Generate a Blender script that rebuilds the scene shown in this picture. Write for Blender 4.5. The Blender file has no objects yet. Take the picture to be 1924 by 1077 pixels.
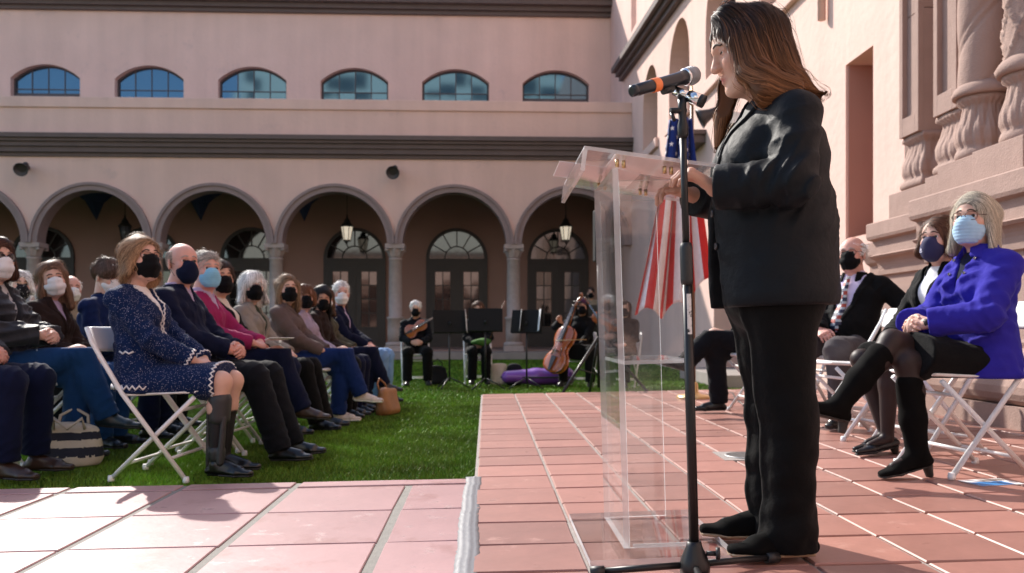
import bpy, bmesh, math, random
import numpy as np
from mathutils import Vector, Matrix, Euler

random.seed(7); RNG = np.random.default_rng(7)
scene = bpy.context.scene
COL = scene.collection
R = math.radians

# ---------------------------------------------------------------- camera
CAMZ, FPX, CX, CY = 0.69, 1640.0, 962.0, 617.0
cam_data = bpy.data.cameras.new('camera'); cam = bpy.data.objects.new('camera', cam_data); COL.objects.link(cam)
cam.location = (0, 0, CAMZ); cam.rotation_euler = (R(90), 0, 0)
cam_data.sensor_width = 36; cam_data.lens = FPX / 1924 * 36; cam_data.shift_y = (CY - 538.5) / 1924
cam_data.clip_start = 0.05; cam_data.clip_end = 500
cam_data.dof.use_dof = True; cam_data.dof.focus_distance = 2.62; cam_data.dof.aperture_fstop = 4.8
scene.camera = cam

# ---------------------------------------------------------------- sky, sun, exposure
SUN_AZ, SUN_EL = (-0.545, 0.838), R(37)
world = bpy.data.worlds.new('World'); scene.world = world; world.use_nodes = True
wn = world.node_tree.nodes; wl = world.node_tree.links
sky = wn.new('ShaderNodeTexSky'); sky.sky_type = 'NISHITA'; sky.sun_disc = False
sky.sun_elevation = SUN_EL; sky.sun_rotation = math.atan2(SUN_AZ[0], SUN_AZ[1])
sky.air_density = 1.0; sky.dust_density = 1.2; sky.ozone_density = 1.0
wn['Background'].inputs['Strength'].default_value = 0.15
wl.new(sky.outputs[0], wn['Background'].inputs['Color'])
sl = bpy.data.lights.new('sun', 'SUN'); sun = bpy.data.objects.new('sun', sl); COL.objects.link(sun)
sl.energy = 3.9; sl.angle = R(0.53); sl.color = (1.0, 0.94, 0.86)
sdir = Vector((SUN_AZ[0] * math.cos(SUN_EL), SUN_AZ[1] * math.cos(SUN_EL), math.sin(SUN_EL)))
sun.rotation_euler = sdir.to_track_quat('Z', 'Y').to_euler(); sun.location = (-20, 15, 25)
scene.view_settings.view_transform = 'Standard'; scene.view_settings.look = 'None'
scene.view_settings.exposure = 0.88; scene.view_settings.gamma = 1.0
scene.render.engine = 'CYCLES'
scene.cycles.use_denoising = True
scene.cycles.max_bounces = 8; scene.cycles.diffuse_bounces = 4; scene.cycles.glossy_bounces = 4
scene.cycles.transparent_max_bounces = 24; scene.cycles.transmission_bounces = 6
scene.cycles.caustics_reflective = False; scene.cycles.caustics_refractive = False
scene.cycles.sample_clamp_indirect = 6.0

# ---------------------------------------------------------------- helpers: placing
TILT, VPT = 0.018, 0.0293          # the paving rises a little to the right; its joints run 1.7 degrees off the lens axis
def gz(x, y=0): return TILT * x
def grass_z(y):
    return float(np.interp(y, [0, 5, 13, 23, 30], [-0.08, -0.08, -0.15, -0.11, -0.11]))
def W(px, py, Y):                  # a point of the place, from measurements in the photograph and a distance
    return Vector(((px - CX) / FPX * Y, Y, CAMZ - (py - CY) / FPX * Y))

# ---------------------------------------------------------------- helpers: objects
def link(o, parent=None):
    COL.objects.link(o)
    if parent is not None: o.parent = parent
    return o
def tag(o, label=None, cat=None, group=None, kind=None):
    if label: o['label'] = label
    if cat: o['category'] = cat
    if group: o['group'] = group
    if kind: o['kind'] = kind
    return o
def empty(name, loc=(0, 0, 0), rz=0.0, label=None, cat=None, group=None, parent=None):
    o = bpy.data.objects.new(name, None); link(o, parent)
    o.location = loc; o.rotation_euler = (0, 0, rz); o.empty_display_size = .1
    return tag(o, label, cat, group)
def mesh_from(name, V, F, smooth=True):
    me = bpy.data.meshes.new(name)
    V = np.asarray(V, dtype=np.float32)
    if isinstance(F, np.ndarray):
        n, m = F.shape
        me.vertices.add(len(V)); me.vertices.foreach_set('co', V.ravel())
        me.loops.add(n * m); me.loops.foreach_set('vertex_index', F.astype(np.int32).ravel())
        me.polygons.add(n); me.polygons.foreach_set('loop_start', np.arange(0, n * m, m, dtype=np.int32))
        try: me.polygons.foreach_set('loop_total', np.full(n, m, dtype=np.int32))
        except Exception: pass
        me.update(calc_edges=True)
    else:
        me.from_pydata([tuple(v) for v in V], [], F); me.update()
    me.polygons.foreach_set('use_smooth', np.full(len(me.polygons), smooth))
    return me
def obj(name, me, mats=None, parent=None, loc=None, rot=None):
    o = bpy.data.objects.new(name, me); link(o, parent)
    if mats is not None:
        for m in (mats if isinstance(mats, (list, tuple)) else [mats]): me.materials.append(m)
    if loc is not None: o.location = loc
    if rot is not None: o.rotation_euler = rot
    return o

class MB:                          # collects simple solids for ONE mesh
    def __init__(s): s.bm = bmesh.new()
    def box(s, lo, hi, mi=0, bevel=0.0, M=None):
        lo, hi = Vector(lo), Vector(hi)
        r = bmesh.ops.create_cube(s.bm, size=1.0)
        vs = r['verts']
        c = (lo + hi) / 2; d = hi - lo
        for v in vs: v.co = Vector((v.co.x * d.x + c.x, v.co.y * d.y + c.y, v.co.z * d.z + c.z))
        fs = list({f for v in vs for f in v.link_faces})
        for f in fs: f.material_index = mi
        if bevel > 0:
            es = list({e for v in vs for e in v.link_edges})
            bmesh.ops.bevel(s.bm, geom=es, offset=bevel, segments=2, affect='EDGES', profile=.6)
        if M is not None:
            new = [v for v in s.bm.verts if not v.tag]
            for v in new: v.co = M @ v.co
        for v in s.bm.verts: v.tag = True
        return s
    def prism(s, pts, to3, depth, mi=0):       # polygon in a plane (u,v) pushed along w by depth: to3(u,v,w)
        a = [s.bm.verts.new(to3(u, v, 0)) for u, v in pts]; b = [s.bm.verts.new(to3(u, v, depth)) for u, v in pts]
        n = len(pts); fs = []
        fs.append(s.bm.faces.new(a)); fs.append(s.bm.faces.new(b[::-1]))
        for i in range(n): fs.append(s.bm.faces.new((a[i], b[i], b[(i + 1) % n], a[(i + 1) % n])))
        for f in fs: f.material_index = mi
        for v in s.bm.verts: v.tag = True
        return s
    def tube(s, pts, r, n=8, mi=0, caps=True):
        pts = [Vector(p) for p in pts]; m = len(pts)
        rs = r if isinstance(r, (list, tuple)) else [r] * m
        rings = []; up = None
        for i, p in enumerate(pts):
            d = (pts[min(i + 1, m - 1)] - pts[max(i - 1, 0)]).normalized()
            if up is None: up = d.orthogonal().normalized()
            up = (up - d * up.dot(d)); up = up.normalized() if up.length > 1e-6 else d.orthogonal().normalized()
            w = d.cross(up)
            rings.append([s.bm.verts.new(p + (up * math.cos(2 * math.pi * k / n) + w * math.sin(2 * math.pi * k / n)) * rs[i]) for k in range(n)])
        for i in range(m - 1):
            for k in range(n):
                f = s.bm.faces.new((rings[i][k], rings[i][(k + 1) % n], rings[i + 1][(k + 1) % n], rings[i + 1][k])); f.material_index = mi; f.smooth = True
        if caps:
            for rg, rev in ((rings[0], True), (rings[-1], False)):
                f = s.bm.faces.new(rg[::-1] if rev else rg); f.material_index = mi
        for v in s.bm.verts: v.tag = True
        return s
    def lathe(s, prof, c=(0, 0, 0), n=20, mi=0, mod=None, a0=0, a1=2 * math.pi):
        c = Vector(c); full = abs(a1 - a0 - 2 * math.pi) < 1e-6; rings = []
        for r, z in prof:
            rings.append([s.bm.verts.new(c + Vector(((mod(r, z, a0 + (a1 - a0) * k / n) if mod else r) * math.cos(a0 + (a1 - a0) * k / n),
                                                     (mod(r, z, a0 + (a1 - a0) * k / n) if mod else r) * math.sin(a0 + (a1 - a0) * k / n), z))) for k in range(n if full else n + 1)])
        for i in range(len(rings) - 1):
            for k in range(n):
                q = (k + 1) % n if full else k + 1
                f = s.bm.faces.new((rings[i][k], rings[i][q], rings[i + 1][q], rings[i + 1][k])); f.smooth = True; f.material_index = mi
        if full:
            s.bm.faces.new(rings[0][::-1]).material_index = mi; s.bm.faces.new(rings[-1]).material_index = mi
        for v in s.bm.verts: v.tag = True
        return s
    def build(s, name, mats, parent=None, loc=None, rot=None, smooth=None):
        bmesh.ops.recalc_face_normals(s.bm, faces=s.bm.faces[:])
        me = bpy.data.meshes.new(name); s.bm.to_mesh(me); s.bm.free()
        if smooth is not None: me.polygons.foreach_set('use_smooth', np.full(len(me.polygons), smooth))
        return obj(name, me, mats, parent, loc, rot)
XYZ = lambda u, v, w: Vector((u, v, w))
XZ = lambda u, v, w: Vector((u, w, v))       # wall that faces -y: u along x, v up, w into the wall
YZ = lambda u, v, w: Vector((w, u, v))       # wall that faces -x: u along y, v up, w into the wall

# ---------------------------------------------------------------- helpers: materials
MATS = {}
def mat(name, col, rough=.6, metal=0.0, spec=.5, bump=None, var=None, sheen=0.0, sss=0.0, emit=None, coat=0.0, rnd=0.0, attr=None, bump2=None, dirt=None, streak=None):
    if name in MATS: return MATS[name]
    m = bpy.data.materials.new(name); m.use_nodes = True; MATS[name] = m
    nt = m.node_tree; N, L = nt.nodes, nt.links; b = N['Principled BSDF']
    b.inputs['Roughness'].default_value = rough; b.inputs['Metallic'].default_value = metal
    b.inputs['Specular IOR Level'].default_value = spec; b.inputs['Sheen Weight'].default_value = sheen
    b.inputs['Coat Weight'].default_value = coat
    b.inputs['Base Color'].default_value = (*col, 1)
    if sss:
        b.inputs['Subsurface Weight'].default_value = sss; b.inputs['Subsurface Radius'].default_value = (1, .35, .18); b.inputs['Subsurface Scale'].default_value = .008
    if emit: b.inputs['Emission Color'].default_value = (*emit[0], 1); b.inputs['Emission Strength'].default_value = emit[1]
    tc = N.new('ShaderNodeTexCoord'); cur = None
    def mul(a, fac_socket, lo, hi):
        mr = N.new('ShaderNodeMapRange'); mr.inputs['To Min'].default_value = lo; mr.inputs['To Max'].default_value = hi
        L.new(fac_socket, mr.inputs['Value'])
        mx = N.new('ShaderNodeMix'); mx.data_type = 'RGBA'; mx.blend_type = 'MULTIPLY'; mx.inputs[0].default_value = 1
        if a is None: mx.inputs[6].default_value = (*col, 1)
        else: L.new(a, mx.inputs[6])
        cmb = N.new('ShaderNodeCombineColor')
        for i in range(3): L.new(mr.outputs[0], cmb.inputs[i])
        L.new(cmb.outputs[0], mx.inputs[7]); return mx.outputs[2]
    if attr:
        at = N.new('ShaderNodeAttribute'); at.attribute_name = attr; cur = at.outputs['Color']
    if var:
        for sc, am in (var if isinstance(var[0], (tuple, list)) else [var]):
            nz = N.new('ShaderNodeTexNoise'); nz.inputs['Scale'].default_value = sc; nz.inputs['Detail'].default_value = 5
            L.new(tc.outputs['Object'], nz.inputs['Vector']); cur = mul(cur, nz.outputs['Fac'], 1 - am * 1.6, 1 + am * 1.6)
    if rnd:
        oi = N.new('ShaderNodeObjectInfo'); cur = mul(cur, oi.outputs['Random'], 1 - rnd, 1 + rnd)
    if streak:
        mp = N.new('ShaderNodeMapping'); mp.inputs['Scale'].default_value = (streak[0], streak[0], streak[0] * .07); L.new(tc.outputs['Object'], mp.inputs['Vector'])
        nz = N.new('ShaderNodeTexNoise'); nz.inputs['Scale'].default_value = 1.0; nz.inputs['Detail'].default_value = 6; L.new(mp.outputs[0], nz.inputs['Vector']); cur = mul(cur, nz.outputs['Fac'], 1 - streak[1] * 1.6, 1 + streak[1] * 1.2)
    for dirt in (dirt if isinstance(dirt, list) else [dirt] if dirt else []):                        # darker worn patches with a shape of their own: (scale, threshold, colour)
        nz = N.new('ShaderNodeTexNoise'); nz.inputs['Scale'].default_value = dirt[0]; nz.inputs['Detail'].default_value = 8; nz.inputs['Roughness'].default_value = .7
        L.new(tc.outputs['Object'], nz.inputs['Vector'])
        oi2 = N.new('ShaderNodeObjectInfo'); ad = N.new('ShaderNodeVectorMath'); ad.operation = 'ADD'
        L.new(tc.outputs['Object'], ad.inputs[0]); L.new(oi2.outputs['Location'], ad.inputs[1]); L.new(ad.outputs[0], nz.inputs['Vector'])
        mr = N.new('ShaderNodeMapRange'); mr.inputs['From Min'].default_value = dirt[1]; mr.inputs['From Max'].default_value = dirt[1] + .08
        L.new(nz.outputs['Fac'], mr.inputs['Value'])
        mx = N.new('ShaderNodeMix'); mx.data_type = 'RGBA'
        sc = N.new('ShaderNodeMath'); sc.operation = 'MULTIPLY'; sc.inputs[1].default_value = dirt[3] if len(dirt) > 3 else .8
        L.new(mr.outputs[0], sc.inputs[0]); L.new(sc.outputs[0], mx.inputs[0])
        if cur is None: mx.inputs[6].default_value = (*col, 1)
        else: L.new(cur, mx.inputs[6])
        mx.inputs[7].default_value = (*dirt[2], 1); cur = mx.outputs[2]
        rr = N.new('ShaderNodeMapRange'); rr.inputs['To Min'].default_value = rough; rr.inputs['To Max'].default_value = min(1, rough + .3)
        L.new(mr.outputs[0], rr.inputs['Value']); L.new(rr.outputs[0], b.inputs['Roughness'])
    if cur is not None: L.new(cur, b.inputs['Base Color'])
    nrm = None
    for bp in (bump, bump2):
        if bp:
            nz = N.new('ShaderNodeTexNoise'); nz.inputs['Scale'].default_value = bp[0]; nz.inputs['Detail'].default_value = 6
            L.new(tc.outputs['Object'], nz.inputs['Vector'])
            bn = N.new('ShaderNodeBump'); bn.inputs['Strength'].default_value = bp[1]; bn.inputs['Distance'].default_value = bp[2] if len(bp) > 2 else .01
            L.new(nz.outputs['Fac'], bn.inputs['Height'])
            if nrm is not None: L.new(nrm, bn.inputs['Normal'])
            nrm = bn.outputs[0]
    if nrm is not None: L.new(nrm, b.inputs['Normal'])
    return m
def fabric(name, col, rough=.85, sheen=.04, bump=(300, .25, .002), var=(14, .10), spec=.12):
    return mat(name, col, rough=rough, sheen=sheen, bump=bump, var=var, spec=spec, bump2=(26, .35, .012))

STUCCO = mat('pink stucco', (.78, .54, .46), .9, spec=.2, bump=(140, .35, .006), bump2=(9, .35, .02), var=[(1.3, .05), (.35, .07)], dirt=(.9, .60, (.60, .43, .39), .45), streak=(2.2, .09))
STUCCO_IN = mat('shaded arcade stucco', (.37, .225, .185), .9, spec=.2, bump=(140, .3, .006), var=(1.0, .06))  # pink stucco made darker: the shade under the arcade is in its colour
TRIM = mat('brown trim', (.145, .108, .10), .75, spec=.3, var=(3, .10), bump=(60, .2, .005))
ARCHTRIM = mat('mauve stone trim', (.30, .225, .215), .85, spec=.25, var=(4, .08), bump=(50, .3, .006))
STONE = mat('carved sandstone', (.37, .255, .215), .9, spec=.2, bump=(90, .5, .008), bump2=(12, .3, .015), var=[(5, .08), (1.2, .06)])
COLSTONE = mat('column stone', (.42, .34, .31), .85, spec=.2, bump=(70, .6, .01), var=(9, .12))
VAULT = mat('blue vault', (.035, .055, .12), .9, var=(4, .2))
DOORWOOD = mat('dark door wood', (.035, .026, .024), .5, var=(6, .15))
GLASS_BLUE = mat('window glass', (.085, .155, .215), .05, spec=.8, metal=.85)
DARK = mat('dark interior', (.012, .012, .014), .6)
WHITE_PLASTIC = mat('white chair plastic', (.80, .79, .78), .42, var=(9, .03), bump=(200, .1, .002), dirt=(14, .66, (.55, .52, .48), .5))
WHITE_METAL = mat('white chair steel', (.76, .755, .75), .35, dirt=(30, .66, (.42, .39, .36), .6))
BLACK_METAL = mat('black metal', (.010, .010, .011), .38, spec=.4)
BLACK_PLASTIC = mat('black plastic', (.014, .014, .015), .5)
CHROME = mat('chrome', (.75, .75, .76), .18, metal=1.0)
BRASS = mat('brass base', (.62, .42, .20), .3, metal=.8)
# ================================================================ THE SETTING
GROUND = mat('soil', (.10, .075, .055), .95, var=(3, .2))
TILE = mat('terracotta tile', (.315, .150, .120), .42, spec=.5, rnd=.20, var=[(7, .09), (38, .07)], bump=(30, .12, .004), dirt=[(5.5, .60, (.50, .29, .24), .5), (9.0, .63, (.13, .07, .06), .45)])
TILE_P = mat('worn painted tile', (.42, .25, .245), .34, spec=.65, coat=.05, rnd=.07, var=[(4, .08), (40, .05)], bump=(7, .16, .008), bump2=(60, .15, .003), dirt=[(3.4, .56, (.30, .15, .135), .6), (9.0, .60, (.14, .06, .055), .7)])
GROUT = mat('grey grout', (.29, .26, .24), .9, var=(22, .16), bump=(120, .6, .004))
GROUT_P = mat('wide grey grout', (.20, .19, .17), .85, var=(22, .14), bump=(120, .6, .004))
GRASS_M = mat('artificial grass', (.045, .125, .012), .62, spec=.3, attr='col')
TURF = mat('turf backing', (.035, .09, .010), 1.0, spec=.0, var=(40, .3), bump=(200, .8, .01))
PAVE = mat('grey kerb stone', (.30, .26, .235), .9, var=(4, .12), bump=(40, .4, .006))

# ground: one sheet to the horizon, under everything
mb = MB(); mb.box((-250, -250, -.60), (250, 250, -.55)); tag(mb.build('ground', GROUND), kind='structure')

# terrace slab and platform slab (grout), tiles as their children
TROT = Euler((0, -math.atan(TILT), math.atan(VPT)))
def tile_mesh(w, d, h, seed, bev=.004):
    rr = random.Random(seed); t = [[-w / 2, -d / 2], [w / 2, -d / 2], [w / 2, d / 2], [-w / 2, d / 2]]
    t = [[x + rr.uniform(-.0018, .0018), y + rr.uniform(-.0018, .0018)] for x, y in t]
    zt = [h + rr.uniform(-.0012, .0012) for _ in t]
    V = [(x, y, 0) for x, y in t] + [(x, y, zt[i] - bev) for i, (x, y) in enumerate(t)] + [(x - math.copysign(bev, x), y - math.copysign(bev, y), zt[i]) for i, (x, y) in enumerate(t)]
    F = [(8, 9, 10, 11)]
    for i in range(4):
        j = (i + 1) % 4; F += [(i, j, j + 4, i + 4), (i + 4, j + 4, j + 8, i + 8)]
    return mesh_from('tile', V, F, False)
mb = MB(); mb.box((-.055, -4, -.35), (3.75, 9.15, -.008)); terrace = tag(mb.build('terrace', GROUT, rot=TROT), kind='structure')
tv = [tile_mesh(.306, .3055, .012, s) for s in range(6)]
tv0 = [tile_mesh(.326, .3055, .012, 30 + s) for s in range(3)]
for m_ in tv + tv0: m_.materials.append(TILE)
XT = [-.045, .291] + [.291 + .3205 * k for k in range(1, 12)]
for j in range(-2, 21):
    for i in range(len(XT) - 1):
        xc, yc = (XT[i] + XT[i + 1]) / 2, 2.46 + .3185 * (j + .5)
        if xc > 3.5 or (xc / max(yc, .1) > .80): continue
        if i == 4 and j == 8 and False: continue
        me = random.choice(tv0 if i == 0 else tv)
        o = obj('tile', me, None, terrace, (xc, yc, -.012 + random.uniform(-.001, .0012)), (random.uniform(-.003, .003), random.uniform(-.003, .003), random.choice((0, math.pi)) + random.uniform(-.004, .004)))
mb = MB(); mb.box((-9, -4, -.35), (-.062, 4.03, -.006)); platform = tag(mb.build('platform', GROUT_P, rot=TROT), kind='structure')
pv = [tile_mesh(.478, .503, .010, 60 + s, .003) for s in range(5)]
pe = tile_mesh(.262, .503, .010, 77, .003); pf = [tile_mesh(.478, .118, .010, 80 + s, .003) for s in range(2)]
for m_ in pv + [pe] + pf: m_.materials.append(TILE_P)
for j in range(-1, 4):
    for i in range(0, 6):
        yc = 2.85 + .5135 * (j - .5)
        xc = -.345 - .51 * (i - .5) if i else -.196
        dep = j == 3
        if dep: yc = 3.965
        me = (pe if i == 0 else random.choice(pv)) if not dep else random.choice(pf)
        o = obj('tile', me, None, platform, (xc if not (dep and i == 0) else -.30, yc, -.010 + random.uniform(-.0005, .0005)), (0, 0, random.choice((0, math.pi)) + random.uniform(-.003, .003)))
        if dep and i == 0: o.scale = (.92, 1, 1)
# duct tape over the seam
TAPE = mat('silver duct tape', (.19, .19, .20), .45, spec=.35, bump=(26, .3, .008), bump2=(140, .2, .003))
V = []; F = []; NY_ = 120
rt = np.random.default_rng(3)
fold = np.cumsum(rt.normal(0, .0011, NY_ + 1)); fold -= np.linspace(0, fold[-1], NY_ + 1)
for a in range(NY_ + 1):
    y = 1.7 + a / NY_ * 2.36
    c = -.055 + fold[a]
    for k, (dx, dz) in enumerate(((-.040, .0012), (-.020, .0014), (-.007, .002), (.0, .0050), (.005, .002), (.016, .0014), (.030, .0012))):
        V.append((c + dx + (rt.normal(0, .0012) if k in (0, 6) else 0), y, dz + rt.normal(0, .0004) * (k not in (0, 6))))
for a in range(NY_):
    for k in range(6): F.append((a * 7 + k, a * 7 + k + 1, a * 7 + k + 8, a * 7 + k + 7))
tp = obj('duct_tape', mesh_from('duct_tape', V, F), TAPE, None, rot=TROT); tag(tp, 'crinkled silver duct tape strip over the seam between the two tiled floors', 'tape')
sm = tp.modifiers.new('s', 'SOLIDIFY'); sm.thickness = .0008

# drain cover set into the terrace
dr = empty('drain_cover', W(1404, 857, 4.55) * 1.0, 0, 'round grey metal drain grate set in the terracotta terrace', 'drain')
dr.location.z = gz(dr.location.x) + .002
DRM = mat('drain metal', (.30, .29, .28), .45, metal=.6, var=(30, .2))
mb = MB(); mb.box((-.15, -.15, -.012), (.15, .15, .0015)); mb.build('surround', GROUT, dr)
mb = MB(); mb.lathe([(.118, .0), (.118, .005), (.108, .007), (.100, .006), (.100, .0)], n=32); mb.build('rim', DRM, dr)
mb = MB(); mb.lathe([(.099, .001), (.099, .0035)], n=32); mb.build('well', DARK, dr)
for k in range(-4, 5):
    w = math.sqrt(max(.0, .098 ** 2 - (k * .021) ** 2)); mb = MB(); mb.box((-w, k * .021 - .005, .0035), (w, k * .021 + .005, .0062)); mb.build('bar', DRM, dr)

# lawn (turf sheet) and its blades
V = []; F = []; ys = list(np.linspace(3.9, 27.0, 60)); xs_ = [-30, -15, -8, -4, -2, 0, 2, 4.2]
for y in ys:
    for x in xs_: V.append((x, y, grass_z(y) - .02))
for a in range(len(ys) - 1):
    for b in range(len(xs_) - 1): i = a * len(xs_) + b; F.append((i, i + 1, i + 1 + len(xs_), i + len(xs_)))
tag(obj('lawn', mesh_from('lawn', V, F), TURF), kind='structure')
def blades(n, x0, x1, y0, y1, hmin, hmax, wd):
    x = RNG.uniform(x0, x1, n); y = y0 + (y1 - y0) * RNG.uniform(0, 1, n)
    ok = ~((x > -.0 - VPT * y) & (y < 9.25)); x, y = x[ok], y[ok]; n = len(x)
    h = RNG.uniform(hmin, hmax, n); a = RNG.uniform(0, 2 * np.pi, n); t = RNG.normal(0, .45, (n, 2)) * h[:, None]
    z = np.interp(y, [0, 5, 13, 23, 30], [-.08, -.08, -.15, -.11, -.11]) - .02
    dx, dy = np.cos(a) * wd, np.sin(a) * wd
    P = np.stack([np.stack([x - dx, y - dy, z], 1), np.stack([x + dx, y + dy, z], 1), np.stack([x + t[:, 0], y + t[:, 1], z + h], 1)], 1)
    patch = .85 + .2 * np.sin(x * 2.1 + np.sin(y * 1.3)) * np.sin(y * 1.7) + .22 * np.sin(x * 5.3 + 2 * np.sin(y * 3.1)) * np.sin(y * 4.3 + x)
    b = RNG.uniform(.6, 1.5, n) * patch; c = np.stack([.115 * b + .05 * RNG.uniform(0, 1, n), .255 * b, .022 * b, np.ones(n)], 1)
    return P.reshape(-1, 3), np.repeat(c, 3, axis=0)
bl = [blades(110000, -4.0, .0, 4.0, 6.6, .016, .029, .0024), blades(100000, -6.0, -.1, 6.4, 10.0, .016, .030, .0036), blades(60000, -6.5, 3.6, 9.0, 14.0, .018, .032, .006), blades(50000, -13.5, 3.6, 13.0, 22.6, .02, .036, .009)]
V = np.concatenate([b[0] for b in bl]); C = np.concatenate([b[1] for b in bl])
me = mesh_from('grass', V, np.arange(len(V)).reshape(-1, 3), False)
ca = me.color_attributes.new('col', 'FLOAT_COLOR', 'POINT'); ca.data.foreach_set('color', C.astype(np.float32).ravel())
tag(obj('grass', me, GRASS_M), 'short bright green artificial grass between the seats and the arcade', 'grass', kind='stuff')

# ---------------------------------------------------------------- arcade building at the back of the court
FROT = math.atan(.040)
court = empty('arcade_building', (0, 23.2, 0), FROT, 'long pink stucco courthouse wing with arcade below and low arched windows above', 'building')
SP, ZS, RI, RO = 3.15, 2.92, 1.40, 1.60
UC = [.05 + SP * k for k in range(-7, 2)]           # column lines
def arc(cx, cz, r, n=22, a0=math.pi, a1=0): return [(cx + r * math.cos(a0 + (a1 - a0) * k / n), cz + r * math.sin(a0 + (a1 - a0) * k / n)) for k in range(n + 1)]
# front wall over the arches
mb = MB()
for a, b in zip(UC[:-1], UC[1:]):
    c = (a + b) / 2; b2 = min(b, 3.32)
    mb.prism([(a, ZS), (a, 5.3), (b2, 5.3), (b2, ZS)] + arc(c, ZS, RI, a0=0, a1=math.pi), XZ, .42)
mb.build('arcade_wall', STUCCO, court, smooth=False)
mb = MB(); mb.box((-23, 0.0, 5.60), (3.32, .35, 6.70)); mb.build('parapet', STUCCO, court)
mb = MB(); mb.box((-23, -.05, 6.44), (3.32, .40, 6.72), bevel=.02); mb.build('parapet_coping', STUCCO, court)
mb = MB()
for z0, z1, p in ((5.16, 5.26, .06), (5.26, 5.40, .14), (5.40, 5.52, .20), (5.52, 5.60, .27), (5.60, 5.72, .34)): mb.box((-23, -p, z0), (3.30, .1, z1 - .002), bevel=.008)
mb.build('cornice', TRIM, court)
mb = MB(); mb.box((-23, .1, 5.9), (3.3, 4.0, 6.1)); mb.build('terrace_roof', STUCCO, court)
# arch mouldings, each its own part
for a, b in zip(UC[:-1], UC[1:]):
    c = (a + b) / 2; mb = MB(); n = 28
    for (ri, ro, y0) in ((RI - .03, RI + .10, -.055), (RI + .10, RI + .172, -.10)):
        o_ = arc(c, ZS, ro, n); i_ = arc(c, ZS, ri, n, 0, math.pi)
        mb.prism(o_ + i_, lambda u, v, w, y0=y0: Vector((u, w + y0, v)), .47 if ri < RI else .14)
    mb.build('arch_moulding', ARCHTRIM, court, smooth=False)
# columns
def column_parts(parent, u):
    c = empty('column', (u, .21, 0), parent=parent)
    mb = MB(); mb.box((-.27, -.27, .07), (.27, .27, .22), bevel=.012); mb.lathe([(.255, .22), (.27, .26), (.255, .30), (.215, .33)], n=24); mb.build('base', COLSTONE, c)
    mb = MB(); mb.lathe([(.205, .32), (.212, .6), (.208, .92), (.235, .935), (.24, .96), (.235, .985), (.178, 1.0), (.182, 1.6), (.172, 2.50), (.19, 2.515), (.19, 2.545), (.165, 2.56)], n=24); mb.build('shaft', COLSTONE, c)
    mb = MB()
    mb.lathe([(.165, 2.56), (.175, 2.62), (.20, 2.70), (.235, 2.78), (.23, 2.80)], n=32, mod=lambda r, z, a: r * (1 + .10 * math.cos(8 * a) * (1 if z > 2.58 else 0)))
    mb.box((-.26, -.26, 2.80), (.26, .26, 2.925), bevel=.012)
    for sx in (-1, 1):
        for sy in (-1, 1): mb.lathe([(.02, -.03), (.055, -.02), (.055, .02), (.02, .03)], (sx * .215, sy * .215, 2.76), n=10)
    mb.build('capital', COLSTONE, c)
for u in UC[1:]:
    if u < 3.1: column_parts(court, u)
mb = MB(); mb.box((-23, -.55, -.12), (3.3, .55, .065), bevel=.01); mb.build('plinth', PAVE, court)
mb = MB(); mb.box((-23, .5, -.12), (3.3, 4.1, .11)); mb.build('arcade_floor', mat('arcade paving', (.30, .20, .17), .7, var=(3, .1)), court)
# vault over the arcade
V = []; F = []
NU, NV = 14, 12
for a, b in zip(UC[:-1], UC[1:]):
    base = len(V)
    for i in range(NU + 1):
        for j in range(NV + 1):
            u = -1 + 2 * i / NU; v = -1 + 2 * j / NV
            z = 3.98 + 1.05 * max(math.sqrt(max(0, 1 - u * u)), math.sqrt(max(0, 1 - v * v)) * .98)
            V.append(((a + b) / 2 + u * SP / 2, .43 + (v + 1) / 2 * 3.56, min(z, 5.1)))
    for i in range(NU):
        for j in range(NV): k = base + i * (NV + 1) + j; F.append((k, k + NV + 1, k + NV + 2, k + 1))
obj('vault', mesh_from('vault', V, F, False), VAULT, court)
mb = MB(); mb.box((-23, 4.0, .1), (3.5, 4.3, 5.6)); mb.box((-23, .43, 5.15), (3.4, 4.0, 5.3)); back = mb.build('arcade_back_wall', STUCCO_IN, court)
mb = MB(); mb.box((-23.3, .43, .1), (-23, 4.0, 5.6)); mb.build('arcade_end_wall', STUCCO_IN, court)
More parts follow.
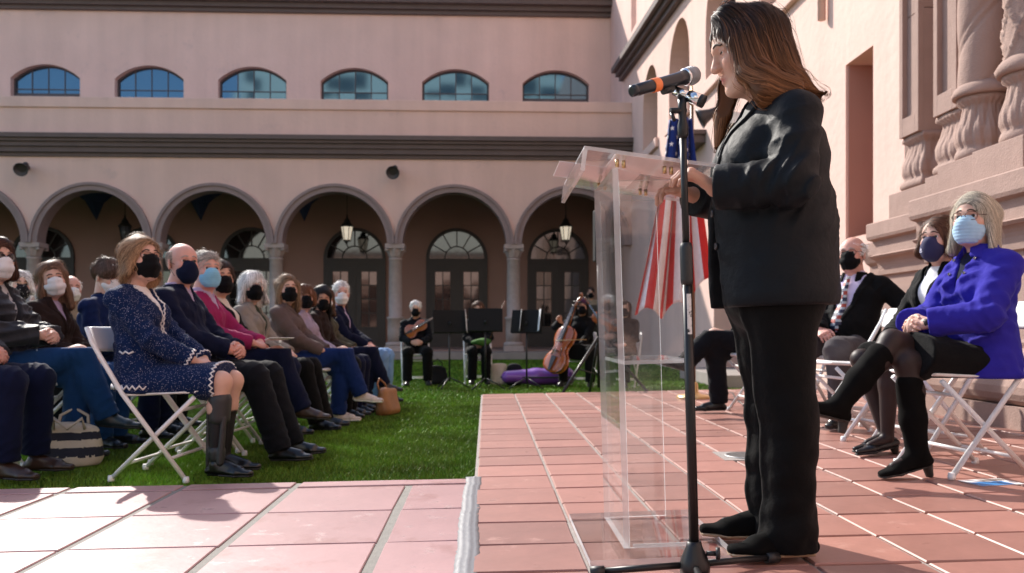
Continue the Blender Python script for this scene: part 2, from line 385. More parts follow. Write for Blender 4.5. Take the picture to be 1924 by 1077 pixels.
# glazed doors on the back wall
def glazed_door(parent, u, y, k):
    d = empty('door', (u, y, .11), parent=parent)
    w, zt, H = .95, 2.74, 0
    mb = MB(); F1 = .10
    o_ = [(-w, 0), (-w, zt)] + arc(0, zt, w, 24)[1:-1] + [(w, zt), (w, 0)]
    i_ = [(w - F1, 0), (w - F1, zt)] + arc(0, zt, w - F1, 24, 0, math.pi)[1:-1] + [(-w + F1, zt), (-w + F1, 0)]
    mb.prism(o_ + i_, lambda a, b, c_: Vector((a, c_ - .05, b)), .12)
    mb.box((-w + F1, -.045, zt - .22), (w - F1, .06, zt)); mb.box((-.03, -.052, 0), (.03, .06, zt - .22)); mb.build('frame', DOORWOOD, d, smooth=False)
    # fan light: bars and panes
    mb = MB(); ri = .36; rr_ = w - F1
    mb.prism(arc(0, zt, ri + .035, 18) + arc(0, zt, ri, 18, 0, math.pi), lambda a, b, c_: Vector((a, c_ - .03, b)), .06)
    for q in range(1, 6):
        an = math.pi * q / 6
        if q == 3 or True:
            p0 = (ri * .98 * math.cos(an), zt + ri * .98 * math.sin(an)); p1 = (rr_ * math.cos(an), zt + rr_ * math.sin(an)); nx, nz = -math.sin(an) * .017, math.cos(an) * .017
            mb.prism([(p0[0] + nx, p0[1] + nz), (p1[0] + nx, p1[1] + nz), (p1[0] - nx, p1[1] - nz), (p0[0] - nx, p0[1] - nz)], lambda a, b, c_: Vector((a, c_ - .03, b)), .06)
    mb.build('fanlight_bars', DOORWOOD, d, smooth=False)
    for q in range(6):
        a0, a1 = math.pi * q / 6, math.pi * (q + 1) / 6
        mb = MB(); t = random.uniform(-.006, .006)
        mb.prism([((ri + .03) * math.cos(x), zt + (ri + .03) * math.sin(x)) for x in (a0, (a0 + a1) / 2, a1)] + [(rr_ * math.cos(x), zt + rr_ * math.sin(x)) for x in (a1, (a0 + a1) / 2, a0)], lambda a, b, c_, t=t: Vector((a, c_ + t * a, b)), .006)
        mb.build('fanlight_pane', DOORGLASS, d, smooth=False)
    mb = MB(); mb.prism([(-ri, zt)] + arc(0, zt, ri, 14)[1:-1] + [(ri, zt)], lambda a, b, c_: Vector((a, c_, b)), .006); mb.build('fanlight_pane', DOORGLASS, d, smooth=False)
    for s in (-1, 1):
        mb = MB(); x0, x1 = (.03, w - F1) if s > 0 else (-(w - F1), -.03)
        g0, g1, z0, z1 = x0 + .17, x1 - .17, .62, zt - .40
        for (a, b, c_, e) in ((x0, g0, .0, zt - .22), (g1, x1, .0, zt - .22), (g0, g1, .0, z0), (g0, g1, z1, zt - .22)): mb.box((a, -.03, c_), (b, .04, e))
        mb.box(((g0 + g1) / 2 - .014, -.02, z0), ((g0 + g1) / 2 + .014, .03, z1))
        for r_ in range(1, 4): mb.box((g0, -.021, z0 + (z1 - z0) * r_ / 4 - .014), (g1, .029, z0 + (z1 - z0) * r_ / 4 + .014))
        mb.box((x0 + .1, -.042, .12), (x1 - .1, -.028, .50), bevel=.008)
        mb.build('door_leaf', DOORWOOD, d, smooth=False)
        for r_ in range(4):
            for q in range(2):
                mb = MB(); hw = (g1 - g0) / 4 - .012; hh = (z1 - z0) / 8 - .012
                mb.box((-hw, 0, -hh), (hw, .006, hh)); o = mb.build('pane', DOORGLASS, d, (g0 + (g1 - g0) * (q + .5) / 2, .008, z0 + (z1 - z0) * (r_ + .5) / 4), (random.uniform(-.01, .01), 0, random.uniform(-.012, .012)))
    return d
DOORGLASS = mat('door glass', (.012, .011, .012), .05, spec=.9, coat=.6, bump=(2.2, .05, .02))
for k in range(-6, 2):
    u = UC[0] + SP * (k + 6) + SP / 2 + .0
    if u < 3.0: glazed_door(court, (u - .03), 3.97, k)
# upper storey set back, with low segmental windows
UW = [1.53 - 3.125 * k for k in range(0, 7)][::-1]
mb = MB(); edges = [-23] + [(a + b) / 2 for a, b in zip(UW[:-1], UW[1:])] + [3.30]
def seg_arch(c, w, zs, rise, n=14):
    rad = (w * w + rise * rise) / (2 * rise); a = math.asin(w / rad)
    return [(c + rad * math.sin(-a + 2 * a * k / n), zs + rise - rad + rad * math.cos(-a + 2 * a * k / n)) for k in range(n + 1)]
for i, c in enumerate(UW):
    a, b = edges[i], edges[i + 1]
    top = seg_arch(c, 1.04, 8.33, .42)
    h = len(top) // 2
    mb.prism([(a, 5.7), (c, 5.7), (c, 7.1), (c - 1.04, 7.1)] + top[:h + 1] + [(c, 10.6), (a, 10.6)], lambda u, v, w: Vector((u, 4.0 + w, v)), .35)
    mb.prism([(c, 5.7), (b, 5.7), (b, 10.6), (c, 10.6)] + top[h:] + [(c + 1.04, 7.1), (c, 7.1)], lambda u, v, w: Vector((u, 4.0 + w, v)), .35)
mb.build('upper_wall', STUCCO, court, smooth=False)
WFRAME = mat('bronze window frame', (.075, .058, .062), .5)
for i, c in enumerate(UW):
    wdw = empty('window', (c, 4.20, 0), parent=court)
    top = seg_arch(0, 1.04, 8.33, .42); inn = seg_arch(0, .99, 8.30, .40)
    mb = MB()
    mb.prism([(-1.04, 7.1)] + top + [(1.04, 7.1), (.99, 7.1)] + inn[::-1] + [(-.99, 7.1)], lambda u, v, w: Vector((u, w, v)), .07)
    for q in (-.495, 0, .495): mb.box((q - .014, .01, 7.1), (q + .014, .06, 8.33 + .41 * (1 - (q / 1.0) ** 2) - .01))
    mb.box((-.99, .012, 8.02), (.99, .058, 8.05))
    if i in (1, 6): mb.box((-1.0, -.03, 7.5), (1.0, .03, 7.90))
    mb.build('frame', WFRAME, wdw, smooth=False)
    for q in range(4):
        x0, x1 = -.99 + .495 * q, -.99 + .495 * (q + 1)
        def zt_(x): return 8.30 + .40 * (1 - (x / .99) ** 2) + .005
        for r_ in range(2):
            pts = [(x0 + .012, 7.1), (x1 - .012, 7.1), (x1 - .012, 8.022), (x0 + .012, 8.022)] if r_ == 0 else [(x0 + .012, 8.048), (x1 - .012, 8.048)] + [(x, zt_(x)) for x in np.linspace(x1 - .012, x0 + .012, 5)]
            cx_ = (x0 + x1) / 2; tx, tz = random.uniform(-.007, .007), random.uniform(-.007, .007)
            mb = MB(); mb.prism(pts, lambda u, v, w, cx_=cx_, tx=tx, tz=tz: Vector((u, .03 + w + tx * (u - cx_) + tz * (v - 8), v)), .008); mb.build('pane', GLASS_BLUE, wdw, smooth=False)
mb = MB(); mb.box((-23, 4.5, 5.7), (3.3, 4.6, 10.5)); mb.build('interior', DARK, court)
mb = MB()
for z0, z1, p in ((10.40, 10.52, .12), (10.52, 10.66, .24), (10.66, 10.84, .42), (10.84, 11.0, .55)): mb.box((-23, 4.0 - p, z0), (3.35, 4.6, z1 - .002), bevel=.01)
mb.build('eaves_cornice', TRIM, court)
ROOF = mat('clay roof', (.25, .10, .07), .8)
mb = MB(); mb.prism([(3.40, 11.0), (10, 13.2), (10, 12.9), (3.6, 10.95)], lambda u, v, w: Vector((-23 + w, u, v)), 26.3); mb.build('roof', ROOF, court, smooth=False)

# ---------------------------------------------------------------- sunlit wing on the right with the carved portal
wing = empty('portal_wing', (3.88, 0, 0), math.atan(VPT), 'sunlit pink stucco wing with deep arched windows and carved stone portal', 'building')
def wall_strip(mb, holes, y0, y1, z0, z1, t):
    cuts = [y0] + [(a['y1'] + b['y0']) / 2 for a, b in zip(holes[:-1], holes[1:])] + [y1]
    for i, h in enumerate(holes):
        a, b = cuts[i], cuts[i + 1]; c = (h['y0'] + h['y1']) / 2; w = (h['y1'] - h['y0']) / 2
        top = arc(c, h['zs'], w, 20) if h['arch'] else [(h['y0'], h['zs']), (c, h['zs']), (h['y1'], h['zs'])]
        m = len(top) // 2; zb = h['z0']
        if zb <= z0 + 1e-4:
            mb.prism([(a, z0), (h['y0'], z0)] + top[:m + 1] + [(c, z1), (a, z1)], YZ, t)
            mb.prism([(h['y1'], z0), (b, z0), (b, z1), (c, z1)] + top[m:], YZ, t)
        else:
            mb.prism([(a, z0), (c, z0), (c, zb), (h['y0'], zb)] + top[:m + 1] + [(c, z1), (a, z1)], YZ, t)
            mb.prism([(c, z0), (b, z0), (b, z1), (c, z1)] + top[m:] + [(h['y1'], zb), (c, zb)], YZ, t)
AWN = [dict(y0=a, y1=a + 1.85, z0=5.0, zs=5.98, arch=True) for a in (7.4, 10.5, 13.6, 16.7, 19.8)]
LOW = [dict(y0=8.76, y1=9.43, z0=1.65, zs=3.53, arch=False), dict(y0=12.6, y1=14.9, z0=-.1, zs=2.75, arch=True)]
mb = MB(); wall_strip(mb, LOW, -8, 28, -.3, 4.6, .5); mb.build('lower_wall', STUCCO, wing, smooth=False)
mb = MB(); wall_strip(mb, AWN, -8, 28, 4.6, 8.4, .5); mb.build('upper_wall', STUCCO, wing, smooth=False)
mb = MB(); wall_strip(mb, [dict(y0=22.6, y1=23.4, z0=8.6, zs=11.5, arch=False)], -8, 28, 8.4, 12.5, .5); mb.build('attic_wall', STUCCO, wing, smooth=False)
for h in AWN:
    wd = empty('window', (0, 0, 0), parent=wing); c = (h['y0'] + h['y1']) / 2; w = .925
    mb = MB(); mb.prism([(h['y0'], h['z0'])] + arc(c, h['zs'], w, 20) + [(h['y1'], h['z0'])], lambda u, v, q: Vector((.47 + q, u, v)), .02); mb.build('pane', GLASS_BLUE, wd, smooth=False)
    mb = MB(); mb.prism([(h['y0'], h['z0'])] + arc(c, h['zs'], w, 20) + [(h['y1'], h['z0']), (h['y1'] - .09, h['z0'])] + arc(c, h['zs'], w - .09, 20, 0, math.pi) + [(h['y0'] + .09, h['z0'])], lambda u, v, q: Vector((.40 + q, u, v)), .06)
    mb.box((.41, c - .03, h['z0']), (.46, c + .03, h['zs'] + w - .05)); mb.box((.412, h['y0'], 5.9), (.458, h['y1'], 5.96)); mb.build('frame', WFRAME, wd, smooth=False)
    mb = MB(); mb.box((-.08, h['y0'] - .14, 4.78), (.3, h['y1'] + .14, 4.995), bevel=.015); mb.build('sill', STUCCO, wd)
rn = empty('niche', (0, 0, 0), parent=wing); NICHE = mat('shaded niche stucco', (.42, .225, .175), .9, var=(2, .05), bump=(140, .3, .006))  # darker copy of the wall stucco, the reveal's shade put into its colour
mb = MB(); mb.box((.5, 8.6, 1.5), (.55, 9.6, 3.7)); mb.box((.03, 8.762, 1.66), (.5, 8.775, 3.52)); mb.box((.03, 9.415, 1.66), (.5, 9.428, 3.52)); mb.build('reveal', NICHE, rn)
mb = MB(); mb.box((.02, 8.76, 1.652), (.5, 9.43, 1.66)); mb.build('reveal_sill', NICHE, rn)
for h in LOW[1:]:
    d = empty('doorway', (0, 0, 0), parent=wing); c = (h['y0'] + h['y1']) / 2; w = (h['y1'] - h['y0']) / 2
    mb = MB(); mb.box((.44, h['y0'], -.1), (.5, h['y1'], 4.0)); mb.build('door_panel', DOORWOOD, d)
    mb = MB(); mb.prism(arc(c, 2.75, w + .16, 22) + arc(c, 2.75, w, 22, 0, math.pi), lambda u, v, q: Vector((q - .06, u, v)), .12); mb.build('arch_moulding', ARCHTRIM, d, smooth=False)
    mb = MB(); mb.box((-.55, h['y0'] - .15, -.2), (.44, h['y1'] + .15, .02), bevel=.01); mb.build('step', PAVE, d)
mb = MB(); mb.box((-.42, 15.4, 4.12), (.05, 16.9, 4.2), bevel=.01); mb.box((-.35, 15.45, 3.98), (.02, 16.85, 4.118), bevel=.01); mb.build('door_hood', TRIM, wing)
mb = MB()
for dz0, dz1, p in ((-.02, .09, .12), (.092, .20, .22), (.202, .34, .34)):
    mb.prism([(24.8, 7.72 + dz0), (24.8, 7.72 + dz1), (9.0, 6.62 + 1.6 + dz1 - 1.6 + .0), (9.0, 6.62 + dz0)], lambda u, v, q, p=p: Vector((q - p, u, v)), p + .02)
mb.build('raking_cornice', TRIM, wing, smooth=False)
mb = MB(); mb.tube([(-.06, 9.95, 4.2), (-.06, 9.95, 9)], .045, 10); mb.build('rain_pipe', STUCCO, wing)

# carved stone portal: local x<0 is proud of the wall
portal = empty('carved_portal', (3.88, 0, 0), math.atan(VPT), 'carved brown sandstone portal with twisted column, pilasters and stepped pedestal', 'portal')
def profile_run(name, prof, y0, y1, x_in=.05):
    mb = MB(); pts = [(x_in, prof[0][1])] + prof + [(x_in, prof[-1][1])]
    mb.prism(pts, lambda u, v, w: Vector((u, y0 + w, v)), y1 - y0); return mb.build(name, STONE, portal, smooth=False)
def ped_prof(x):
    p = [(x - .10, -.02), (x - .10, .20)]
    p += [(x - .02 - .085 * math.sin(t), .30 - .10 * math.cos(t)) for t in np.linspace(0, math.pi, 8)]
    p += [(x - .0 - .07 * math.sin(t), .485 - .08 * math.cos(t)) for t in np.linspace(0, math.pi, 8)]
    p += [(x - .01, .60), (x, .62), (x, 1.18), (x - .03, 1.19), (x - .035, 1.23)]
    p += [(x - .035 - .07 * (1 - math.cos(t)), 1.24 + .10 * math.sin(t)) for t in np.linspace(0, math.pi / 2, 6)]
    p += [(x - .125, 1.36), (x - .09, 1.375), (x - .09, 1.50), (x - .14, 1.515), (x - .15, 1.54), (x - .15, 1.655), (x - .14, 1.665)]
    return p
profile_run('pedestal', ped_prof(-.16), 6.72, 8.22)
profile_run('pedestal', ped_prof(-.50), 5.26, 6.70)
profile_run('pedestal', ped_prof(-.30), 3.6, 5.24)
profile_run('pedestal', [(-.06, -.1), (-.06, 1.30), (-.10, 1.33), (-.14, 1.40), (-.14, 1.52)], 8.24, 8.70)
for (x0, y0, y1) in ((-.22, 7.2, 7.95), (-.34, 6.59, 7.06), (-.50, 6.08, 6.56), (-.54, 5.45, 6.02)):
    mb = MB(); mb.box((x0, y0, 1.64), (.05, y1, 1.90), bevel=.006); mb.build('pedestal_block', STONE, portal)
def vase(name, y, x, hw, round_):
    V = []; F = []; nz, na = 22, 120
    zs_ = np.linspace(0, 1, nz)
    prof = np.interp(zs_, [0, .02, .08, .14, .18, .30, .45, .65, .82, .87, .89, .94, 1.0], [1.05, 1.12, 1.15, 1.10, .98, 1.10, 1.08, .88, .80, .84, 1.0, 1.06, 1.02])
    for i, t in enumerate(zs_):
        for k in range(na):
            a = 2 * math.pi * k / na; c, s = math.cos(a), math.sin(a)
            if round_: q = 1.0
            else: q = 1 / max(abs(c), abs(s)) ** .82
            leaf = (1 + .050 * (abs(math.cos(7 * a + .6 * math.sin(5 * t))) ** .5 * 2 - 1.3) + .018 * math.cos(35 * a + 9 * t)) if .18 < t < .84 else (1 + (.03 * math.cos(24 * a) if t >= .84 and t < .95 else 0))
            r = hw * prof[i] * q * leaf
            V.append((x + r * c, y + r * s, 1.90 + .46 * t))
    for i in range(nz - 1):
        for k in range(na): F.append((i * na + k, i * na + (k + 1) % na, (i + 1) * na + (k + 1) % na, (i + 1) * na + k))
    F.append(tuple(range(na))[::-1]); F.append(tuple((nz - 1) * na + k for k in range(na)))
    return obj(name, mesh_from(name, V, F), STONE, portal)
vase('acanthus_base', 7.55, -.02, .185, False); vase('acanthus_base', 6.77, -.12, .19, False)
vase('acanthus_base', 6.32, -.28, .172, True); vase('acanthus_base', 5.73, -.31, .165, True)
for y, xf, hw in ((7.55, -.19, .17), (6.77, -.29, .17)):
    mb = MB(); mb.box((xf, y - hw, 2.36), (.05, y + hw, 3.4), bevel=.004)
    mb.box((xf, y - hw, 3.406), (.05, y + hw, 4.9), bevel=.004); mb.build('pilaster', STONE, portal)
    mb = MB()
    for (a, b, c_, e) in ((y - hw, y - hw + .06, 2.36, 4.9), (y + hw - .06, y + hw, 2.36, 4.9), (y - hw + .06, y + hw - .06, 2.36, 2.52)): mb.box((xf - .045, a, c_), (xf + .01, b, e), bevel=.004)
    mb.build('pilaster_panel_frame', STONE, portal)
def twisted(y, x, r):
    V = []; F = []; nz, na = 150, 80
    for i in range(nz):
        z = 2.40 + 3.4 * i / (nz - 1)
        for k in range(na):
            a = 2 * math.pi * k / na; ph = (2 * (a - z * 5.7)) % (2 * math.pi); ds = min(ph, 2 * math.pi - ph)
            rr_ = r * (.90 + .13 * abs(math.sin(ph / 2)) ** .55 + .075 * math.exp(-(ds / .20) ** 2) - .06 * math.exp(-((ds - .48) / .14) ** 2))
            V.append((x + rr_ * math.cos(a), y + rr_ * math.sin(a), z))
    for i in range(nz - 1):
        for k in range(na): F.append((i * na + k, i * na + (k + 1) % na, (i + 1) * na + (k + 1) % na, (i + 1) * na + k))
    obj('twisted_shaft', mesh_from('twisted_shaft', V, F), STONE, portal)
    mb = MB(); mb.lathe([(r * 1.22, 2.355), (r * 1.26, 2.38), (r * 1.16, 2.42), (r * .98, 2.45)], (x, y, 0), n=36); mb.build('shaft_ring', STONE, portal)
twisted(6.32, -.28, .172)
V = []; F = []; nz, na = 130, 56; cx_, cy_ = -.31, 5.73
for i in range(nz):
    z = 2.42 + 3.2 * i / (nz - 1)
    for k in range(na):
        a = 2 * math.pi * k / na
        g = max(0, 1 - abs(math.sin(3 * a + z * 9)) * 3.2) + max(0, 1 - abs(math.sin(3 * a - z * 9)) * 3.2)
        rr_ = .155 * (1 + .16 * min(1, g)); V.append((cx_ + rr_ * math.cos(a), cy_ + rr_ * math.sin(a), z))
for i in range(nz - 1):
    for k in range(na): F.append((i * na + k, i * na + (k + 1) % na, (i + 1) * na + (k + 1) % na, (i + 1) * na + k))
obj('strapwork_shaft', mesh_from('strapwork_shaft', V, F), STONE, portal)
mb = MB(); mb.lathe([(.20, 2.35), (.215, 2.39), (.19, 2.43), (.165, 2.46)], (cx_, cy_, 0), n=36); mb.build('shaft_ring', STONE, portal)
mb = MB(); mb.box((.0, 4.6, 1.6), (.06, 8.1, 5.5)); mb.build('back_panel', STONE, portal)

# ---------------------------------------------------------------- what faces the court from behind the camera (seen in the glass)
rear = empty('rear_arcade_wing', (0, -17, 0), 0, 'pink arcaded wing across the court, seen reflected in the doors', 'building')
mb = MB()
for k in range(-5, 5):
    a = k * SP; mb.prism([(a, ZS), (a, 6.5), (a + SP, 6.5), (a + SP, ZS)] + arc(a + SP / 2, ZS, 1.4, 16, 0, math.pi), lambda u, v, w: Vector((u, -w, v)), .4)
mb.build('arcade_wall', STUCCO, rear, smooth=False)
mb = MB()
for k in range(-5, 6): mb.lathe([(.2, -.1), (.19, 2.92)], (k * SP, -.2, 0), n=12)
mb.box((-16, -4.3, -.1), (16, -4.0, 6.4)); mb.build('back_wall', STUCCO_IN, rear)
mb = MB(); mb.box((-16, -.3, 6.5), (16, .25, 6.9)); mb.build('cornice', TRIM, rear)
office = empty('office_block', (0, -48, 0), 0, 'tall pale office block reflected in the upper windows', 'building')
OFF = mat('pale concrete', (.62, .64, .58), .8, var=(.5, .05)); OFG = mat('office glass', (.02, .04, .05), .1, spec=.8)
mb = MB(); mb.box((-26, -18, -.5), (12, -.2, 46)); mb.build('wall', OFF, office)
mb = MB()
for fl in range(3, 12):
    for k in range(13):
        if random.random() < .75: mb.box((-25 + k * 2.85, -.21, 3 + fl * 3.6), (-25 + k * 2.85 + 2.3, .0, 3 + fl * 3.6 + random.choice((.9, 1.3, 1.8))))
mb.build('window_band', OFG, office)
# ================================================================ SOFT SHAPES: distance fields meshed with surface nets
def smin(a, b, k): h = np.clip(.5 + .5 * (b - a) / k, 0, 1); return b + (a - b) * h - k * h * (1 - h)
def smax(a, b, k): return -smin(-a, -b, k)
def A_(v): return np.asarray(v, dtype=np.float32)
class Pr:
    __slots__ = ('f', 'lo', 'hi', 'k')
    def __init__(s, f, lo, hi, k=None): s.f, s.lo, s.hi, s.k = f, A_(lo), A_(hi), k
def RC(a, b, ra, rb, k=None):
    a, b = A_(a), A_(b); ba = b - a; L2 = float(ba @ ba) + 1e-9
    def f(P):
        pa = P - a; h = np.clip((pa @ ba) / L2, 0, 1); v = pa - h[..., None] * ba
        return np.sqrt((v * v).sum(-1)) - (ra + (rb - ra) * h)
    m = max(ra, rb); return Pr(f, np.minimum(a, b) - m, np.maximum(a, b) + m, k)
def CH(pts, rs, k=None): return [RC(pts[i], pts[i + 1], rs[i], rs[i + 1], k) for i in range(len(pts) - 1)]
def EL(c, r, rot=None, k=None):
    c, r = A_(c), A_(r); M = None if rot is None else A_(rot)
    def f(P):
        q = P - c
        if M is not None: q = q @ M
        k0 = np.sqrt(((q / r) ** 2).sum(-1)); k1 = np.sqrt(((q / (r * r)) ** 2).sum(-1)) + 1e-6
        return k0 * (k0 - 1) / k1
    m = r.max() if rot is not None else r; return Pr(f, c - m, c + m, k)
def ES(a, b, wa, wb, lat=(0, 1, 0), k=None):     # elliptical limb: (half width along lat, half depth)
    a, b, lat = A_(a), A_(b), A_(lat); ba = b - a; L2 = float(ba @ ba) + 1e-9
    lat = lat - ba * float(lat @ ba) / L2 * 1.0; lat = lat / (np.linalg.norm(lat) + 1e-9)
    def f(P):
        pa = P - a; h = np.clip((pa @ ba) / L2, 0, 1); v = pa - h[..., None] * ba
        l = v @ lat; fr = np.sqrt(np.maximum((v * v).sum(-1) - l * l, 0))
        w = wa[0] + (wb[0] - wa[0]) * h; d = wa[1] + (wb[1] - wa[1]) * h
        nrm = np.sqrt((l / w) ** 2 + (fr / d) ** 2); g = np.sqrt((l / (w * w)) ** 2 + (fr / (d * d)) ** 2) + 1e-6
        return nrm * (nrm - 1) / g
    m = max(wa + wb); return Pr(f, np.minimum(a, b) - m, np.maximum(a, b) + m, k)
class Sh:
    def __init__(s, prims, k=.03, off=0.0, noise=None, cuts=(), M=None, adds=(), cuts2=()):
        s.p = []; s.adds, s.cuts2 = list(adds), list(cuts2)
        for q in prims: s.p += q if isinstance(q, list) else [q]
        s.k, s.off, s.noise, s.cuts = k, off, noise, list(cuts)
    def base(s, P):
        d = np.full(P.shape[:-1], 1.0, np.float32)
        for q in s.p: d = smin(d, q.f(P), q.k or s.k)
        return d - s.off
    def post(s, d, P):
        if s.noise is not None: d = d + s.noise(P)
        for c in s.cuts: d = smax(d, -c[0](P), c[1])
        for q in s.adds: d = smin(d, q.f(P), q.k or s.k)
        for c in s.cuts2: d = smax(d, -c[0](P), c[1])
        return d
    def __call__(s, P): return s.post(s.base(P), P)
    def mesh(s, h, lo=None, hi=None, refine=2):
        l = np.min([q.lo for q in s.p], 0) - s.off - 2.5 * h if lo is None else A_(lo)
        u = np.max([q.hi for q in s.p], 0) + s.off + 2.5 * h if hi is None else A_(hi)
        ax = [np.arange(l[i], u[i] + h, h, dtype=np.float32) for i in range(3)]
        G = np.stack(np.meshgrid(*ax, indexing='ij'), -1)
        D = np.full(G.shape[:3], 1.0, np.float32)
        for q in s.p:
            pad = (q.k or s.k) + s.off + 2.5 * h + .012
            sl = tuple(slice(max(0, int((q.lo[i] - pad - l[i]) / h)), max(0, int((q.hi[i] + pad - l[i]) / h) + 2)) for i in range(3))
            if D[sl].size: D[sl] = smin(D[sl], q.f(G[sl]), q.k or s.k)
        D = s.post(D - s.off, G)
        D[0], D[-1] = np.abs(D[0]) + 1e-3, np.abs(D[-1]) + 1e-3
        D[:, 0], D[:, -1] = np.abs(D[:, 0]) + 1e-3, np.abs(D[:, -1]) + 1e-3
        D[:, :, 0], D[:, :, -1] = np.abs(D[:, :, 0]) + 1e-3, np.abs(D[:, :, -1]) + 1e-3
        V, F = snet(D, l, h)
        if len(V) == 0: return V, F
        for _ in range(refine):
            d = s(V); e = h * .35
            g = np.stack([s(V + A_([e, 0, 0])) - d, s(V + A_([0, e, 0])) - d, s(V + A_([0, 0, e])) - d], -1) / e
            st = d / np.maximum((g * g).sum(-1), .25); V = V - np.clip(st, -.5 * h, .5 * h)[:, None] * g
        return V.astype(np.float32), F
def snet(D, lo, h):
    neg = D < 0
    c = [neg[i:neg.shape[0] - 1 + i, j:neg.shape[1] - 1 + j, k:neg.shape[2] - 1 + k] for i in (0, 1) for j in (0, 1) for k in (0, 1)]
    s = sum(x.astype(np.int8) for x in c); mask = (s > 0) & (s < 8)
    I = np.argwhere(mask)
    if len(I) == 0: return np.zeros((0, 3), np.float32), np.zeros((0, 4), np.int32)
    idx = np.full(mask.shape, -1, np.int32); idx[mask] = np.arange(len(I))
    off = [(i, j, k) for i in (0, 1) for j in (0, 1) for k in (0, 1)]
    cv = np.stack([D[I[:, 0] + o[0], I[:, 1] + o[1], I[:, 2] + o[2]] for o in off], 1)
    acc = np.zeros((len(I), 3), np.float32); cnt = np.zeros(len(I), np.float32)
    for a in range(8):
        for b in range(a + 1, 8):
            oa, ob = A_(off[a]), A_(off[b])
            if np.abs(oa - ob).sum() != 1: continue
            da, db = cv[:, a], cv[:, b]; x = (da < 0) != (db < 0)
            t = np.where(x, da / np.where(x, da - db, 1), 0)
            acc += np.where(x[:, None], oa + t[:, None] * (ob - oa), 0); cnt += x
    V = (I + acc / cnt[:, None]) * h + lo
    Q = []
    for axis in range(3):
        n0 = np.moveaxis(neg, axis, 0); x = n0[1:] != n0[:-1]; first = n0[:-1]
        E = np.argwhere(x[:, 1:-1, 1:-1]) + A_([0, 1, 1]).astype(int)
        inn = first[E[:, 0], E[:, 1], E[:, 2]]
        id0 = np.moveaxis(idx, axis, 0)
        q = np.stack([id0[E[:, 0], E[:, 1] - 1, E[:, 2] - 1], id0[E[:, 0], E[:, 1], E[:, 2] - 1], id0[E[:, 0], E[:, 1], E[:, 2]], id0[E[:, 0], E[:, 1] - 1, E[:, 2]]], 1)
        flip = inn if axis != 1 else ~inn
        q[~flip] = q[~flip][:, ::-1]; Q.append(q)
    return V.astype(np.float32), np.concatenate(Q).astype(np.int32)
def join(parts):
    V, F, n = [], [], 0
    for v, f in parts:
        if len(v): V.append(v); F.append(f + n); n += len(v)
    return np.concatenate(V), np.concatenate(F)
def waves(seed, amp, freq, n=7, ax=(1, 1, 1)):
    r = np.random.default_rng(seed); K = r.normal(0, 1, (n, 3)) * A_(ax); K = K / np.linalg.norm(K, axis=1, keepdims=True) * freq * r.uniform(.5, 1.6, (n, 1)); ph = r.uniform(0, 6.28, n)
    K = K.astype(np.float32)
    def f(P):
        d = 0
        for i in range(n): d = d + np.sin(P @ K[i] + ph[i])
        return (amp / math.sqrt(n)) * d
    return f
def nv(v): v = A_(v); return v / (np.linalg.norm(v) + 1e-9)
def rotm(yaw=0, pitch=0, roll=0):  # columns: x forward, y left, z up
    cy, sy, cp, sp, cr, sr = math.cos(yaw), math.sin(yaw), math.cos(pitch), math.sin(pitch), math.cos(roll), math.sin(roll)
    Rz = np.array([[cy, -sy, 0], [sy, cy, 0], [0, 0, 1]]); Ry = np.array([[cp, 0, sp], [0, 1, 0], [-sp, 0, cp]]); Rx = np.array([[1, 0, 0], [0, cr, -sr], [0, sr, cr]])
    return (Rz @ Ry @ Rx).astype(np.float32)
def ik(a, c, l1, l2, pole):
    a, c = A_(a), A_(c); d = c - a; L = np.linalg.norm(d); L = min(max(L, abs(l1 - l2) + .02), l1 + l2 - .004); u = nv(d)
    x = (l1 * l1 - l2 * l2 + L * L) / (2 * L); y = math.sqrt(max(l1 * l1 - x * x, 0)); p = A_(pole); p = nv(p - u * float(p @ u))
    return a + u * x + p * y

# ---------------------------------------------------------------- materials of people
def skin_mat(name, col): return mat(name, col, .52, spec=.28, sss=.18, attr='col', bump=(260, .12, .002), var=(30, .05))
SKIN = skin_mat('skin', (.6, .4, .3))
TONES = {'fair': (.62, .385, .30), 'pale': (.66, .43, .35), 'tan': (.50, .285, .20), 'mid': (.55, .325, .235), 'brown': (.38, .20, .13), 'rosy': (.62, .34, .275)}
HAIRM = {}
def hair_mat(col, key):
    if key in HAIRM: return HAIRM[key]
    m = mat('hair ' + key, col, .55, spec=.2, attr='col'); HAIRM[key] = m
    b = m.node_tree.nodes['Principled BSDF']; b.inputs['Anisotropic'].default_value = .3
    return m
EYE_W = mat('eye white', (.72, .68, .66), .15); EYE_D = mat('eye iris', (.035, .022, .014), .1); BROW = mat('brow hair', (.045, .028, .02), .8)
BROW_G = mat('grey brow hair', (.30, .27, .25), .8)
def paint(me, C):
    a = me.color_attributes.new('col', 'FLOAT_COLOR', 'POINT'); a.data.foreach_set('color', np.concatenate([C, np.ones((len(C), 1))], 1).astype(np.float32).ravel())

